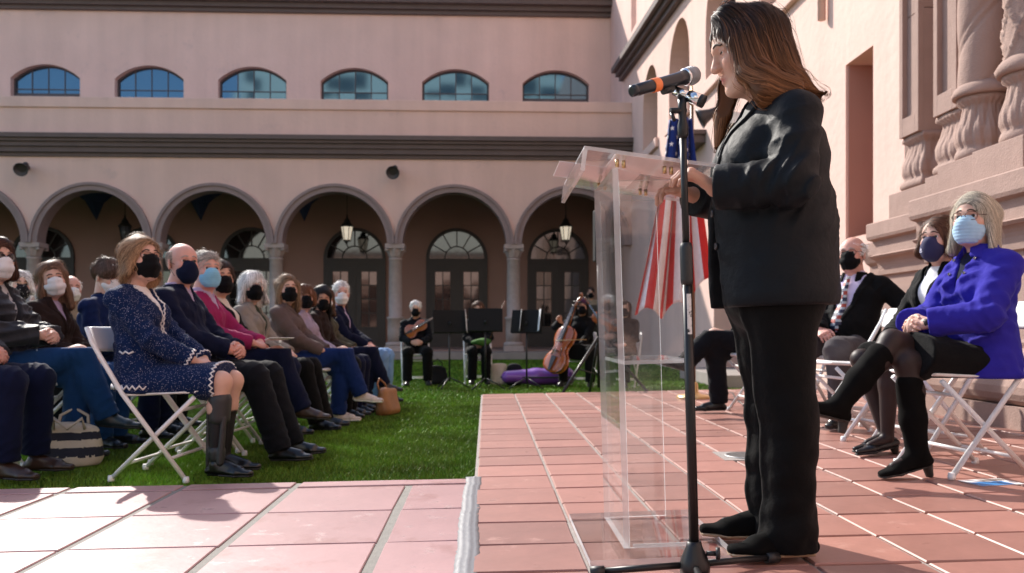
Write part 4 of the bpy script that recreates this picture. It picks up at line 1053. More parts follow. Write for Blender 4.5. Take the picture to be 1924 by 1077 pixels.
    # ---- clothes
    ctx = dict(E=E, J=J, fem=fem, build=build, belly=belly, h=hb, T=T, q=q, seed=seed, tp=tp, hc=hc, Rh=Rh, scale=scale)
    for c in clothes: c(ctx)
    kind, sm, so = shoes
    if kind is not None:
        for n_ in 'LR':
            (a, b, fr) = shoe(J, n_, kind, h=.008 if q > .5 else .012); s_ = add_mesh('shoe', a, sm or LEATHER_BLACK, E); add_mesh('sole', b, so or SOLE, s_)
            if kind in ('point', 'tall_boot', 'ankle_boot', 'heel'):
                pass
    if extras: extras(ctx)
    return E
# ---- garments
def seat_cut(J):
    return [(lambda P: np.maximum(P[..., 2] - .462, P[..., 0] - .31), .015)] if J['pel'][2] < .7 else []
def g_shirt(m, off=.002, collar=True, cut=None):
    def f(c):
        J = c['J']; u, fr = body_frame(J)
        sh = Sh(c['tp'], k=.035, off=off, cuts=[(plane_cut(J['nb'] + u * .012, u), .01), (plane_cut(J['wai'] - u * .09, -u), .01)]); V, F = sh.mesh(max(c['h'], .011)); s = add_mesh('shirt', (V, F), m, c['E'])
        if collar:
            ax = nv(c['hc'] - J['nb'] + A_((-.045, 0, 0))); nb = J['nb']; rc = .064 if c['fem'] else .071
            sh = Sh([ES(nb - ax * .020, nb + ax * .030, (rc + .012, rc + .010), (rc, rc - .004))], k=.01, cuts=[(plane_cut(nb + ax * .042, ax), .003), (lambda P: np.maximum(np.abs(P[..., 1]) - .010 - .5 * np.clip((P - nb) @ ax + .01, 0, 1), -((P - nb) @ fr)), .004)])
            add_mesh('collar', sh.mesh(.007), m, s)
    return f
def g_jacket(m, off=.013, hem=-.02, v=(.24, .075), sleeve=1.0, lapel=True, shirt_gap=True, fold=.007, arm=(.053, .047, .038), collar=True, length=.0, puffy=0, name='jacket', hem_flare=1.0, cuts_extra=(), arms=True, freq=26, cufflen=.0, seat_z=.462):
    def f(c):
        J = c['J']; u, fr = body_frame(J); pel = J['pel']; b = c['build']; pr = list(c['tp'])
        pr.append(ES(pel + A_((.0, 0, hem)), J['wai'], (.190 * b * hem_flare, .142 * b * hem_flare + c['belly'] * .6), (.155 * b, .112 * b + c['belly']), k=.05))
        ci = []
        for n_ in 'LR':
            e_, w_, s_ = J['el' + n_], J['wr' + n_], J['sh' + n_]; ci += [(e_, nv(w_ - e_) + nv(e_ - s_), (0, 0, 1), .095, 62, .013, c['seed']), (e_ * .35 + w_ * .65, w_ - e_, (0, 0, 1), .07, 70, .007, c['seed'] + 2), (s_ + A_((.04, 0, -.07)), nv(e_ - s_) + A_((0, 0, .4)), (1, 0, 0), .085, 55, .010, c['seed'] + 1)]
        ci += [(J['wai'] + A_((.08, 0, -.04)), (0.2, 0, 1), (1, 0, 0), .15, 50, .010, c['seed'] + 3), (J['wai'] + A_((-.06, -.1, -.02)), (0.1, 0.1, 1), (1, 0, 0), .14, 46, .009, c['seed'] + 4), (J['che'] + A_((.10, .0, .0)), (0.3, .5, 1), (1, 0, 0), .13, 40, .006, c['seed'] + 5)]
        cr_ = creases(ci)
        n1, n2 = waves(c['seed'] + 11, fold, freq), waves(c['seed'] + 12, fold * .5, freq * 2.6); nz = (lambda P, a=n1, b_=n2: np.minimum(a(P) * .7 + b_(P) * (1 + a(P) / fold) + cr_(P), .0065)); 
        if puffy: nz = lambda P, n0=nz: n0(P) + puffy * (np.abs(np.sin((P[..., 2] - .25 * P[..., 0]) * 52)) - .7)
        cuts = [(plane_cut(J['nb'] + u * .022, u), .012)]
        if v: cuts.append((v_cut(J, v[0], v[1]), .006))
        cuts += list(cuts_extra)
        if arms:
            for n_ in 'LR':
                w, e = J['wr' + n_], J['el' + n_]; d = nv(w - e)
                cap = e + (w - e) * sleeve - d * (.002 + cufflen)
                pr += CH([J['sh' + n_], e, e + (w - e) * sleeve], [a * b ** .5 for a in arm], .02)
                cuts.append(((lambda P, o=cap, d_=d, w_=w: -np.minimum((P - o) @ d_, .09 - np.sqrt(((P - o) ** 2).sum(-1)))), .004))
        if J['pel'][2] < .7: cuts.append((lambda P: np.maximum(P[..., 2] - seat_z, P[..., 0] - .21), .01))
        sh = Sh(pr, k=.035, off=off, noise=nz, cuts=cuts); c['jacket_sh'] = sh; VF = sh.mesh(c['h']); jk = add_mesh(name, VF, m, c['E'])
        if lapel and v:
            base = Sh(pr, k=.035, off=off + .007, noise=nz, cuts=[]); o = J['nb']
            def keep(P):
                qd = P - o; z = qd @ u; x = qd @ fr; y = np.abs(qd[..., 1]); w = v[1] * np.clip((z + v[0]) / v[0], 0, 1.35)
                wl = .012 + .045 * np.clip((z + v[0]) / v[0], 0, 1) * np.clip((.03 - z) / .06, .3, 1)
                return np.minimum(np.minimum(wl - (y - w), y - w + .004), np.minimum(x - .0, np.minimum(z + v[0] + .01, .05 - z)))
            lp = Sh(base.p, .035, off + .007, nz, [(keep, .004)]); lo = A_(o) + A_((-.12, -.22, -v[0] - .08)); hi = A_(o) + A_((.26, .22, .10))
            VF = lp.mesh(max(.008, c['h'] * .8), lo, hi); add_mesh('lapel', VF, m, jk)
        if collar:
            ax = nv(c['hc'] - J['nb'] + A_((-.045, 0, 0))); nb = J['nb']; rc = .072 if c['fem'] else .080
            sh2 = Sh([ES(nb - ax * .03, nb + ax * .022, (rc + .028, rc + .022), (rc + .006, rc + .002))], k=.01, cuts=[(plane_cut(nb + ax * .030, ax), .003), (lambda P: np.maximum(np.abs(P[..., 1]) - .045, -((P - nb) @ fr)), .006)])
            add_mesh('collar', sh2.mesh(.008), m, jk)
    return f
def g_pants(m, off=.014, r=(.092, .070, .058), fold=.005, hemup=.0, name='trousers', belt=None):
    def f(c):
        J = c['J']; pr = [ES(J['pel'] - A_((.0, 0, .025)), J['wai'] - A_((0, 0, .06)), (.178 * c['build'], .125), (.165 * c['build'], .12))]; cuts = [(plane_cut(J['wai'] - A_((0, 0, .02)), (0, 0, 1)), .01)]
        for n_ in 'LR':
            pr += leg_prims(J, n_, r); d = nv(J['an' + n_] - J['kn' + n_]); an = J['an' + n_] - d * hemup
            cuts.append(((lambda P, o=an + d * .012, d_=d, a=an: -np.minimum((P - o) @ d_, .16 - np.sqrt(((P - a) ** 2).sum(-1)))), .004))
        pr.append(EL((.05, 0, .49), (.16, .17, .055)) if J['knL'][2] > .3 and J['pel'][2] < .7 else RC(J['hipL'], J['hipR'], .09, .09))
        ci = []
        for n_ in 'LR':
            h_, k_, a_ = J['hip' + n_], J['kn' + n_], J['an' + n_]; ci += [(k_, nv(k_ - h_) + nv(a_ - k_), (0, 1, 0), .11, 55, .011, c['seed']), (h_ + A_((.07, 0, .06)), k_ - h_, (0, 1, 0), .12, 48, .011, c['seed'] + 1), (a_ + (k_ - a_) * .18, a_ - k_, (0, 1, 0), .10, 60, .009, c['seed'] + 2), (h_ * .5 + k_ * .5, nv(k_ - h_) + A_((0, .6, 0)), (0, 0, 1), .13, 38, .006, c['seed'] + 3)]
        cr_ = creases(ci)
        add_mesh(name, Sh(pr, k=.03, off=off, noise=(lambda P, a=waves(c['seed'] + 21, fold * .7, 24), b_=waves(c['seed'] + 22, fold * .4, 62): a(P) + b_(P) + cr_(P)), cuts=cuts + seat_cut(J)).mesh(c['h']), m, c['E'])
    return f
def g_skirt(m, off=.012, length=1.0, hemlow=.0, name='skirt', seatcut=True):
    def f(c):
        J = c['J']; k1 = (J['knL'] + J['knR']) / 2; hip = (J['hipL'] + J['hipR']) / 2; end = hip + (k1 - hip) * length
        pr = [ES(J['pel'] - A_((0, 0, .02)), J['wai'] - A_((0, 0, .05)), (.182, .13), (.15, .115)), ES(hip, end, (.180, .095), (.150, .088))]
        for n_ in 'LR': pr += [RC(J['hip' + n_], J['hip' + n_] + (J['kn' + n_] - J['hip' + n_]) * length, .088, .066)]
        d = nv(end - hip)
        sh = Sh(pr, k=.04, off=off, noise=waves(c['seed'] + 31, .005, 22), cuts=[(plane_cut(end + d * .0, d + A_((0, 0, -hemlow))), .006), (plane_cut(J['wai'] - A_((0, 0, .02)), (0, 0, 1)), .01)] + (seat_cut(J) if seatcut else [])); c['skirt_sh'] = sh; add_mesh(name, sh.mesh(c['h']), m, c['E'])
    return f
# ================================================================ FURNITURE AND PROPS
def acrylic(name, tint, edge):
    m = bpy.data.materials.new(name); m.use_nodes = True; nt = m.node_tree; N, L = nt.nodes, nt.links
    for n in list(N):
        if n.type == 'BSDF_PRINCIPLED': N.remove(n)
    out = [n for n in N if n.type == 'OUTPUT_MATERIAL'][0]
    tr = N.new('ShaderNodeBsdfTransparent'); tr.inputs[0].default_value = (*tint, 1); gl = N.new('ShaderNodeBsdfGlossy'); gl.inputs['Roughness'].default_value = .03; gl.inputs[0].default_value = (.95, .95, .95, 1)
    lw = N.new('ShaderNodeLayerWeight'); pw = N.new('ShaderNodeMath'); pw.operation = 'POWER'; pw.inputs[1].default_value = 5.0; L.new(lw.outputs['Facing'], pw.inputs[0])
    mr = N.new('ShaderNodeMapRange'); mr.inputs['To Min'].default_value = .045; mr.inputs['To Max'].default_value = .75; L.new(pw.outputs[0], mr.inputs['Value'])
    tc = N.new('ShaderNodeTexCoord'); nz = N.new('ShaderNodeTexNoise'); nz.inputs['Scale'].default_value = 5; nz.inputs['Detail'].default_value = 8; L.new(tc.outputs['Object'], nz.inputs['Vector'])
    m1 = N.new('ShaderNodeMixShader'); L.new(mr.outputs[0], m1.inputs[0]); L.new(tr.outputs[0], m1.inputs[1]); L.new(gl.outputs[0], m1.inputs[2])
    df = N.new('ShaderNodeBsdfDiffuse'); df.inputs[0].default_value = (.85, .85, .86, 1)
    sm = N.new('ShaderNodeMapRange'); sm.inputs['From Min'].default_value = .45; sm.inputs['From Max'].default_value = .8; sm.inputs['To Min'].default_value = edge[0]; sm.inputs['To Max'].default_value = edge[1]; L.new(nz.outputs['Fac'], sm.inputs['Value'])
    m2 = N.new('ShaderNodeMixShader'); L.new(sm.outputs[0], m2.inputs[0]); L.new(m1.outputs[0], m2.inputs[1]); L.new(df.outputs[0], m2.inputs[2]); L.new(m2.outputs[0], out.inputs[0])
    return m
ACRYL = acrylic('clear acrylic', (.985, .987, .986), (.003, .022)); ACRYL_E = acrylic('acrylic edge', (.92, .93, .935), (.40, .60))
PAPER = mat('white paper', (.80, .78, .78), .7); PAPER_L = mat('printed paper', (.72, .68, .70), .7)
def acr_box(lo, hi, name, parent, thin, bev=.0015):
    mb = MB(); mb.box(lo, hi); o = mb.build(name, [ACRYL, ACRYL_E], parent)
    for p in o.data.polygons:
        p.material_index = 0 if abs(p.normal[thin]) > .5 else 1
    return o
lect = empty('lectern', (.43, 2.82, gz(.43)), math.atan(VPT), 'clear acrylic lectern with slanted top and inner shelf', 'lectern'); lect.rotation_euler = Euler((0, -R(1.75), math.atan(VPT)))
acr_box((-.215, -.315, .004), (.215, .315, .024), 'base_plate', lect, 2)
acr_box((-.10, -.20, .025), (-.082, .235, 1.165), 'front_panel', lect, 0)
acr_box((-.081, -.20, .025), (.115, -.188, 1.128), 'side_panel', lect, 1)
acr_box((-.081, .223, .025), (.115, .235, 1.128), 'side_panel', lect, 1)
acr_box((-.081, -.187, .575), (.113, .222, .587), 'shelf', lect, 2)
TOPS = R(9.2)
def top_pt(x, z=0): return Vector((-.19 + x * math.cos(TOPS) + z * math.sin(TOPS), 0, 1.212 - x * math.sin(TOPS) + z * math.cos(TOPS)))
mb = MB(); a, b = top_pt(0), top_pt(.44)
def slab(mb, x0, x1, z0, z1, y0, y1):
    q = [top_pt(x0, z0), top_pt(x1, z0), top_pt(x1, z1), top_pt(x0, z1)]
    mb.prism([(p.x, p.z) for p in q], lambda u, v, w: Vector((u, y0 + w, v)), y1 - y0)
slab(mb, 0, .44, 0, .011, -.26, .40); t_ = mb.build('reading_top', [ACRYL, ACRYL_E], lect, smooth=False)
for p in t_.data.polygons: p.material_index = 0 if p.normal.z > .8 or p.normal.z < -.8 else 1
mb = MB(); slab(mb, .429, .441, .0112, .058, -.26, .40); t2 = mb.build('lip', [ACRYL, ACRYL_E], lect, smooth=False)
for p in t2.data.polygons: p.material_index = 0 if abs(p.normal.x) > .8 else 1
mb = MB(); slab(mb, -.003, .010, -.062, -.0002, -.26, .40); t3 = mb.build('front_lip', [ACRYL, ACRYL_E], lect, smooth=False)
for p in t3.data.polygons: p.material_index = 0 if abs(p.normal.x) > .8 else 1
for x in (.11, .13, .255, .275):
    for y in (-.19, .228):
        c_ = top_pt(x, -.012); mb = MB(); mb.lathe([(.006, -.012), (.006, .010)], (c_.x, y, c_.z), n=10); mb.build('screw', BRASS, lect)
mb = MB(); mb.box((-.07, -.19, .026), (.10, -.186, .034)); mb.build('foot_strip', ACRYL_E, lect)
# papers on the lectern
def lect_thing(name, label, cat, x0, x1, y0, y1, z0, z1, m):
    mb = MB(); slab(mb, x0, x1, z0, z1, y0, y1); o = mb.build(name, m, smooth=False); o.matrix_world = lect.matrix_basis; o.location = lect.location; o.rotation_euler = lect.rotation_euler; tag(o, label, cat); return o
lect_thing('paper', 'white printed sheet lying on the lectern and overhanging its high edge', 'paper', -.05, .22, .02, .30, .0125, .014, PAPER_L)
lect_thing('paper', 'white notes sheet lying flat on the lectern nearer its lip', 'paper', .10, .36, -.20, .05, .0125, .0135, PAPER)
lect_thing('folder', 'closed black folder lying on the lectern under the hand', 'folder', .22, .43, .07, .36, .0145, .030, BLACK_PLASTIC)

# microphone stand
mst = empty('microphone_stand', (.500, 2.385, gz(.5)), 0, 'black microphone stand in front of the clear lectern', 'stand'); mst.rotation_euler = (0, -R(1.55), 0)
mb = MB(); mb.lathe([(.040, .012), (.042, .03), (.036, .055), (.022, .085), (.019, .10)], n=24); mb.build('base_hub', BLACK_METAL, mst)
for an in (R(-8 + 32), R(180 - 3), R(-95)):
    d = Vector((math.cos(an), math.sin(an), 0)); mb = MB(); mb.tube([d * .02 + Vector((0, 0, .035)), d * .26 + Vector((0, 0, .020))], .0095, 10); l_ = mb.build('leg', BLACK_METAL, mst)
    mb = MB(); mb.tube([d * .245 + Vector((0, 0, .0205)), d * .285 + Vector((0, 0, .018))], [.015, .0165], 12); mb.build('rubber_foot', BLACK_PLASTIC, l_)
mb = MB(); mb.tube([(.03, -.01, .068), (.058, -.016, .068)], .007, 8); mb.tube([(.055, -.016, .068), (.066, -.018, .068)], .017, 10); mb.build('knob', BLACK_PLASTIC, mst)
mb = MB(); mb.tube([(0, 0, .09), (0, 0, .86)], .0135, 14); mb.build('lower_tube', BLACK_METAL, mst)
mb = MB(); mb.lathe([(.0155, .80), (.0175, .815), (.0175, .90), (.0145, .915)], n=18); mb.build('clutch', BLACK_PLASTIC, mst)
mb = MB(); mb.tube([(0, 0, .90), (0, 0, 1.235)], .0095, 12); mb.build('upper_tube', BLACK_METAL, mst)
mb = MB(); mb.lathe([(.0105, 1.20), (.015, 1.21), (.015, 1.235), (.011, 1.25), (.012, 1.285), (.0125, 1.31)], n=14); mb.build('collar', BLACK_METAL, mst)
ST_W = mat('worn white sticker', (.6, .6, .6), .6, dirt=(60, .50, (.012, .012, .013), 1.0))
mb = MB(); mb.lathe([(.01385, .665), (.01385, .775)], n=14, a0=R(-110), a1=R(-55)); mb.build('sticker', ST_W, mst)
mb = MB(); mb.tube([(-.035, -.01, 1.275), (.01, 0, 1.275)], .008, 10); mb.tube([(-.032, -.01, 1.268), (-.026, -.02, 1.245)], .0055, 8); mb.build('t_handle', BLACK_METAL, mst)
mb = MB(); mb.tube([(-.018, .012, 1.335), (.022, -.004, 1.312)], .013, 14); mb.tube([(.016, -.002, 1.316), (.052, -.016, 1.296)], [.0165, .0175], 16); mb.build('swivel', CHROME, mst)
mb = MB(); mb.tube([(.045, -.0135, 1.300), (.056, -.018, 1.2935)], .0178, 16); mb.build('swivel_cap', BLACK_PLASTIC, mst)
mb = MB(); mb.tube([(0, 0, 1.30), (-.004, .006, 1.335)], .010, 10); mb.build('clip_neck', BLACK_METAL, mst)
# microphone
mloc = Vector((.415, 2.365, 1.356)); md = Vector((.19, .12, .078)).normalized(); mu = Vector((0, 0, 1)); q_ = md.to_track_quat('X', 'Z')
mic = empty('microphone', mloc, 0, 'black handheld microphone with silver grille and orange band', 'microphone'); mic.rotation_euler = q_.to_euler()
def along(prof, name, m, parent=mic, n=22):
    mb = MB(); mb.lathe(prof, n=n); o = mb.build(name, m, parent); o.rotation_euler = (0, R(90), 0); return o
along([(.010, -.125), (.0155, -.123), (.016, -.112), (.0135, -.108), (.0160, -.105), (.0168, -.05), (.0180, .05), (.0215, .075)], 'handle', mat('mic body', (.012, .014, .02), .3))
along([(.0183, -.050), (.0188, -.049), (.0190, -.027), (.0185, -.026)], 'band', mat('orange band', (.85, .22, .06), .5))
GR = mat('mic grille', (.35, .35, .36), .35, metal=.9, bump=(900, 1.0, .004))
along([(.0215, .075), (.0245, .078), (.0245, .082)], 'ring', CHROME)
along([(.0235, .082), (.0262, .094), (.0262, .104), (.0230, .116), (.0165, .1235), (.008, .1265), (.002, .127)], 'grille', GR)
mb = MB(); mb.tube([(-.015, 0, -.020), (.02, 0, -.020)], .011, 10); mb.build('clip', BLACK_PLASTIC, mic)

# folding chair ------------------------------------------------------------
def make_chair():
    c = empty('folding_chair', (0, 0, 0), 0, 'x', 'chair')
    V, F = Sh([ES((-.19, 0, .435), (.19, 0, .452), (.205, .014), (.190, .014))], k=.01, noise=lambda P: .004 * np.clip(1 - (P[..., 0] ** 2 + P[..., 1] ** 2) / .03, 0, 1) * (P[..., 2] > .44), cuts=[(lambda P: .212 - np.abs(P[..., 0]) , .012)]).mesh(.011)
    add_mesh('seat', (V, F), WHITE_PLASTIC, c)
    Rm = rotm(0, -R(20)); sh = Sh([ES((0, 0, -.06), (0, 0, .055), (.208, .011), (.190, .011))], k=.01, noise=lambda P: 0 * P[..., 0])
    V, F = sh.mesh(.011); V[:, 0] -= .028 - .65 * V[:, 1] ** 2; V = xform(V, (-.345, 0, .725), Rm); add_mesh('backrest', (V, F), WHITE_PLASTIC, c)
    for s in (-1, 1):
        y = s * .205
        mb = MB(); mb.tube([(-.375, y * .96, .775), (-.345, y, .70), (-.19, y, .445), (.135, y, .014)], .0125, 8); mb.build('leg', WHITE_METAL, c)
        mb = MB(); mb.tube([(.17, y * .9, .425), (-.255, y * .9, .014)], .0118, 8); mb.build('leg', WHITE_METAL, c)
        for x in (.137, -.257):
            mb = MB(); mb.lathe([(.015, .0), (.017, .008), (.014, .03)], (x, y if x > 0 else y * .9, 0), n=10); mb.build('foot_cap', WHITE_PLASTIC, c)
    for (x, z, w) in ((.055, .12, .205), (-.18, .088, .185), (.10, .36, .185)): mb = MB(); mb.tube([(x, -w, z), (x, w, z)], .009, 8); mb.build('crossbar', WHITE_METAL, c)
    return c
def copy_tree(o, parent=None):
    c = o.copy(); COL.objects.link(c); c.parent = parent
    for ch in o.children: copy_tree(ch, c)
    return c
chair0 = make_chair(); chair_used = [False]
def chair_at(x, y, rz, z, label, group='white folding chairs'):
    o = chair0 if not chair_used[0] else copy_tree(chair0); chair_used[0] = True
    o.location = (x, y, z); o.rotation_euler = (0, 0, rz); o['label'] = label; o['group'] = group
    return o

# flag ------------------------------------------------------------------------
FL_R = fabric('flag red', (.62, .035, .030), rough=.6, sheen=.1); FL_W = fabric('flag white', (.78, .74, .74), rough=.6, sheen=.1); FL_B = fabric('flag blue', (.012, .030, .17), rough=.6, sheen=.1)
fp = Vector((1.70, 8.15, gz(1.7)))
flag = empty('flag', fp, 0, 'stars and stripes flag hanging in folds from a pole on a brass base', 'flag')
mb = MB(); mb.lathe([(.165, .0), (.165, .02), (.15, .035), (.06, .05), (.04, .07), (.035, .14), (.022, .16)], n=32); mb.build('base', BRASS, flag)
mb = MB(); mb.tube([(0, 0, .1), (-.02, 0, 2.75)], .016, 12); mb.build('pole', mat('pole wood', (.16, .09, .05), .4), flag)
mb = MB(); mb.lathe([(.004, 2.72), (.03, 2.76), (.035, 2.79), (.02, 2.83), (.004, 2.95)], (-.02, 0, 0), n=12); mb.build('finial', BRASS, flag)
NS, NT = 78, 44
def flag_pt(s, t):        # s across the hoist width (13 stripes), t down the hanging length
    top_l, top_r = -.255, -.03; bot_l, bot_r = -.57, .13
    e = t ** 1.25
    xl = top_l + (bot_l - top_l) * e; xr = top_r + (bot_r - top_r) * e
    if t > .93: pass
    x = xl + (xr - xl) * s
    amp = .05 + .035 * t
    y = -.06 + amp * math.sin(s * 17 + .8 * t) + .03 * math.sin(s * 7 - 2 * t)
    z = 2.60 - t * (1.72 + .16 * math.sin(s * 3.0 + .3) - .20 * s) - (.05 * math.cos(s * 17) * t)
    x += .02 * math.sin(s * 17 + 1.57 + .8 * t)
    return Vector((x, y, z))
V = []; F = []; MI = []
for i in range(NS + 1):
    for j in range(NT + 1): V.append(flag_pt(i / NS, j / NT))
for i in range(NS):
    for j in range(NT):
        k = i * (NT + 1) + j; F.append((k, k + 1, k + NT + 2, k + NT + 1)); st = int(i / NS * 13)
        MI.append(2 if (j / NT < .40 and st >= 0 and i / NS < .99) else (0 if st % 2 == 0 else 1))
me = mesh_from('cloth', V, F); fo = obj('cloth', me, [FL_R, FL_W, FL_B], flag); me.polygons.foreach_set('material_index', np.array(MI, np.int32))
fs = fo.modifiers.new('s', 'SOLIDIFY'); fs.thickness = .002
def star_verts(r): return [(r * (1 if k % 2 == 0 else .40) * math.sin(k * math.pi / 5), r * (1 if k % 2 == 0 else .40) * math.cos(k * math.pi / 5)) for k in range(10)]
for r_ in range(9):
    for c_ in range(6 if r_ % 2 == 0 else 5):
        t = .03 + .355 * (r_ + .5) / 9 * 1.05; s = (c_ + (.5 if r_ % 2 == 0 else 1.0)) / 6 * .98
        p = flag_pt(s, t); du = (flag_pt(s + .01, t) - p); dv = (flag_pt(s, t + .01) - p).normalized(); du = (du - dv * du.dot(dv)).normalized(); n = du.cross(dv).normalized()
        if n.y > 0: n = -n
        vv = [p + n * .005] + [p + n * .005 + du * a + dv * -b for a, b in star_verts(.026)]
        obj('star', mesh_from('star', vv, [(0, 1 + k, 1 + (k + 1) % 10) for k in range(10)], False), FL_W, fo)

# loudspeaker on a tripod behind the lectern
pa = empty('speaker_stand', (.95, 9.55, grass_z(9.5) + .0), 0, 'black tripod loudspeaker stand on the grass at the far edge of the terrace', 'stand')
mb = MB(); mb.tube([(0, 0, .16), (0, 0, 1.55)], .018, 12); mb.build('pole', BLACK_METAL, pa)
for an in (R(218), R(-14), R(95)):
    d = Vector((math.cos(an), math.sin(an), 0)); mb = MB(); mb.tube([(0, 0, .72), tuple(d * .62 + Vector((0, 0, .02)))], .016, 10); l_ = mb.build('leg', BLACK_METAL, pa)
    mb = MB(); mb.tube([tuple(d * .60 + Vector((0, 0, .035))), tuple(d * .635 + Vector((0, 0, .008)))], [.02, .022], 10); mb.build('rubber_foot', BLACK_PLASTIC, l_)
    mb = MB(); mb.tube([(0, 0, .30), tuple(d * .30 + Vector((0, 0, .37)))], .008, 8); mb.build('brace', BLACK_METAL, pa)
pb = empty('loudspeaker', (.95, 9.55, grass_z(9.5) + 1.54), R(5), 'slim black loudspeaker box mounted on the tripod stand', 'loudspeaker')
mb = MB(); mb.box((-.055, -.07, .0), (.055, .07, .56), bevel=.012); mb.build('cabinet', BLACK_PLASTIC, pb)
mb = MB(); mb.box((-.047, -.078, .03), (.047, -.070, .53), bevel=.003); mb.build('grille', mat('speaker grille', (.02, .02, .02), .7, bump=(300, .8, .004)), pb)

# horns on the arcade front, lanterns, camera
def horn(px, Y, py, yaw, label):
    p = W(px, py, Y); h = empty('horn_loudspeaker', p, yaw, label, 'loudspeaker', None); HM = mat('horn brown', (.05, .04, .042), .5)
    mb = MB(); mb.lathe([(.05, 0), (.065, .05), (.08, .16), (.12, .27), (.175, .36), (.165, .36), (.10, .26)], n=22); b_ = mb.build('bell', HM, h); b_.rotation_euler = (R(115), 0, 0)
    mb = MB(); mb.lathe([(.06, -.14), (.075, -.13), (.075, -.01), (.05, .01)], n=18); b_ = mb.build('driver', HM, h); b_.rotation_euler = (R(115), 0, 0)
    mb = MB(); mb.box((-.05, -.02, -.05), (.05, .32, .05), bevel=.01); mb.build('bracket', HM, h)
horn(46, 22.35, 312, R(14), 'brown horn loudspeaker on the arcade front, bell turned aside')
horn(741, 22.75, 318, R(0), 'brown horn loudspeaker on the arcade front, bell pointing straight down the court')
horn(1352, 14.45, 205, R(-100), 'dark horn loudspeaker high on the sunlit wing wall')
LG = mat('lantern glass', (.9, .85, .75), .3, emit=((1.0, .86, .66), .3)); IRON = mat('lantern iron', (.02, .018, .017), .5)
def lantern(px, lit, label):
    p = W(px, 436, 25.2); h = empty('lantern', p, 0, label, 'lantern'); h.scale = (.85, .85, .9)
    mb = MB(); mb.tube([(0, 0, .55), (0, 0, 1.75)], .014, 6); mb.build('rod', IRON, h)
    mb = MB(); mb.lathe([(.12, -.26), (.20, .16)], n=6); mb.build('glass', LG if lit else mat('unlit lantern glass', (.10, .10, .12), .2), h)
    mb = MB()
    for k in range(6): a = k * math.pi / 3; mb.tube([(.122 * math.cos(a), .122 * math.sin(a), -.27), (.204 * math.cos(a), .204 * math.sin(a), .17)], .013, 6)
    mb.lathe([(.13, -.30), (.135, -.26), (.06, -.25)], n=12); mb.lathe([(.23, .16), (.22, .20), (.12, .30), (.10, .38), (.04, .44), (.02, .56)], n=12); mb.lathe([(.01, -.38), (.035, -.35), (.02, -.30)], n=8); mb.build('cage', IRON, h)
lantern(652, True, 'lit wrought iron lantern in the third arcade bay from the sunlit wing'); lantern(1063, True, 'lit wrought iron lantern hanging in the bay beside the sunlit wing'); lantern(235, False, 'unlit dark iron lantern in the arcade bay furthest from the sunlit wing')
sc_ = empty('security_camera', W(1169, 149, 25.2), 0, 'small white dome security camera under the raking cornice', 'camera')
mb = MB(); mb.lathe([(.10, .08), (.10, .02), (.085, -.02), (.05, -.07), (.01, -.085)], n=16); mb.build('dome', mat('camera white', (.6, .6, .62), .3), sc_)
mb = MB(); mb.box((-.03, -.03, .08), (.28, .03, .14)); mb.build('bracket', WHITE_METAL, sc_)

# programme on the tiles
bro = empty('brochure', (0, 0, 0), 0, 'blue and white leaflet lying on the tiles under the chair', 'leaflet'); bro.location = (2.02, 3.68, gz(2.02) + .004); bro.rotation_euler = (0, 0, R(14))
mb = MB(); mb.box((-.105, -.07, 0), (.105, .07, .0015)); mb.build('sheet', PAPER, bro)
mb = MB(); mb.box((-.105, -.07, .0016), (.06, .01, .0022)); mb.build('blue_panel', mat('blue print', (.03, .22, .55), .4), bro)
mb = MB(); mb.box((-.02, .02, .0016), (.10, .06, .0022)); mb.build('photo_panel', mat('print mix', (.25, .22, .2), .4, var=(60, .5)), bro)
cable = MB(); cp = [W(1500, 752, 7.4), W(1440, 745, 8.2), W(1418, 728, 8.9), W(1420, 718, 9.4)]
cable.tube([Vector((1.9, 7.0, gz(1.9) + .008)), Vector((2.05, 8.0, gz(2) + .008)), Vector((2.2, 8.7, gz(2.2) + .008)), Vector((2.1, 9.05, gz(2.1) + .008)), Vector((2.12, 9.25, -.09)), Vector((1.4, 9.4, -.09)), Vector((1.03, 9.5, -.09))], .006, 6); tag(cable.build('cable', BLACK_PLASTIC), 'thin black cable trailing over the terrace edge', 'cable')

# music stands ---------------------------------------------------------------
def music_stand(x, y, rz, hz, tilt, papers, label):
    z0 = grass_z(y); s = empty('music_stand', (x, y, z0), rz, label, 'music stand', 'music stands of the players'); s.scale = (.93, .93, .97)
    mb = MB(); mb.tube([(0, 0, .10), (0, 0, hz)], .014, 10); mb.build('post', BLACK_METAL, s)
    for k in range(3):
        a = R(90 + 120 * k + 20); mb = MB(); mb.tube([(0, 0, .16), (math.cos(a) * .16, math.sin(a) * .16, .09), (math.cos(a) * .29, math.sin(a) * .29, .012)], .010, 8); mb.build('leg', BLACK_METAL, s)
    d = bpy.data.objects.new('desk', None); link(d, s); d.location = (0, 0, hz + .02); d.rotation_euler = (tilt, 0, 0)
    mb = MB(); mb.box((-.25, -.008, -.12), (.25, .004, .20), bevel=.003); mb.box((-.25, -.008, -.125), (.25, .06, -.117)); mb.build('panel', mat('stand desk', (.008, .008, .009), .7, spec=.2), d)
    mb = MB(); mb.tube([(0, -.04, -.02), (0, -.006, .02)], .018, 8); mb.build('bracket', BLACK_METAL, d)
    for (px_, w_, rz_) in papers:
        p = bpy.data.objects.new('sheet_music', None)
        mb = MB(); mb.box((-w_, .0, -.11), (w_, .002, .20)); o = mb.build('sheet_music', PAPER, d); o.location = (px_, .02, 0); o.rotation_euler = (0, 0, rz_)
    return s
music_stand(-.86, 12.0, R(20), .90, R(-14), [(.27, .10, R(70))], 'black music stand beside the seated white-haired violinist')
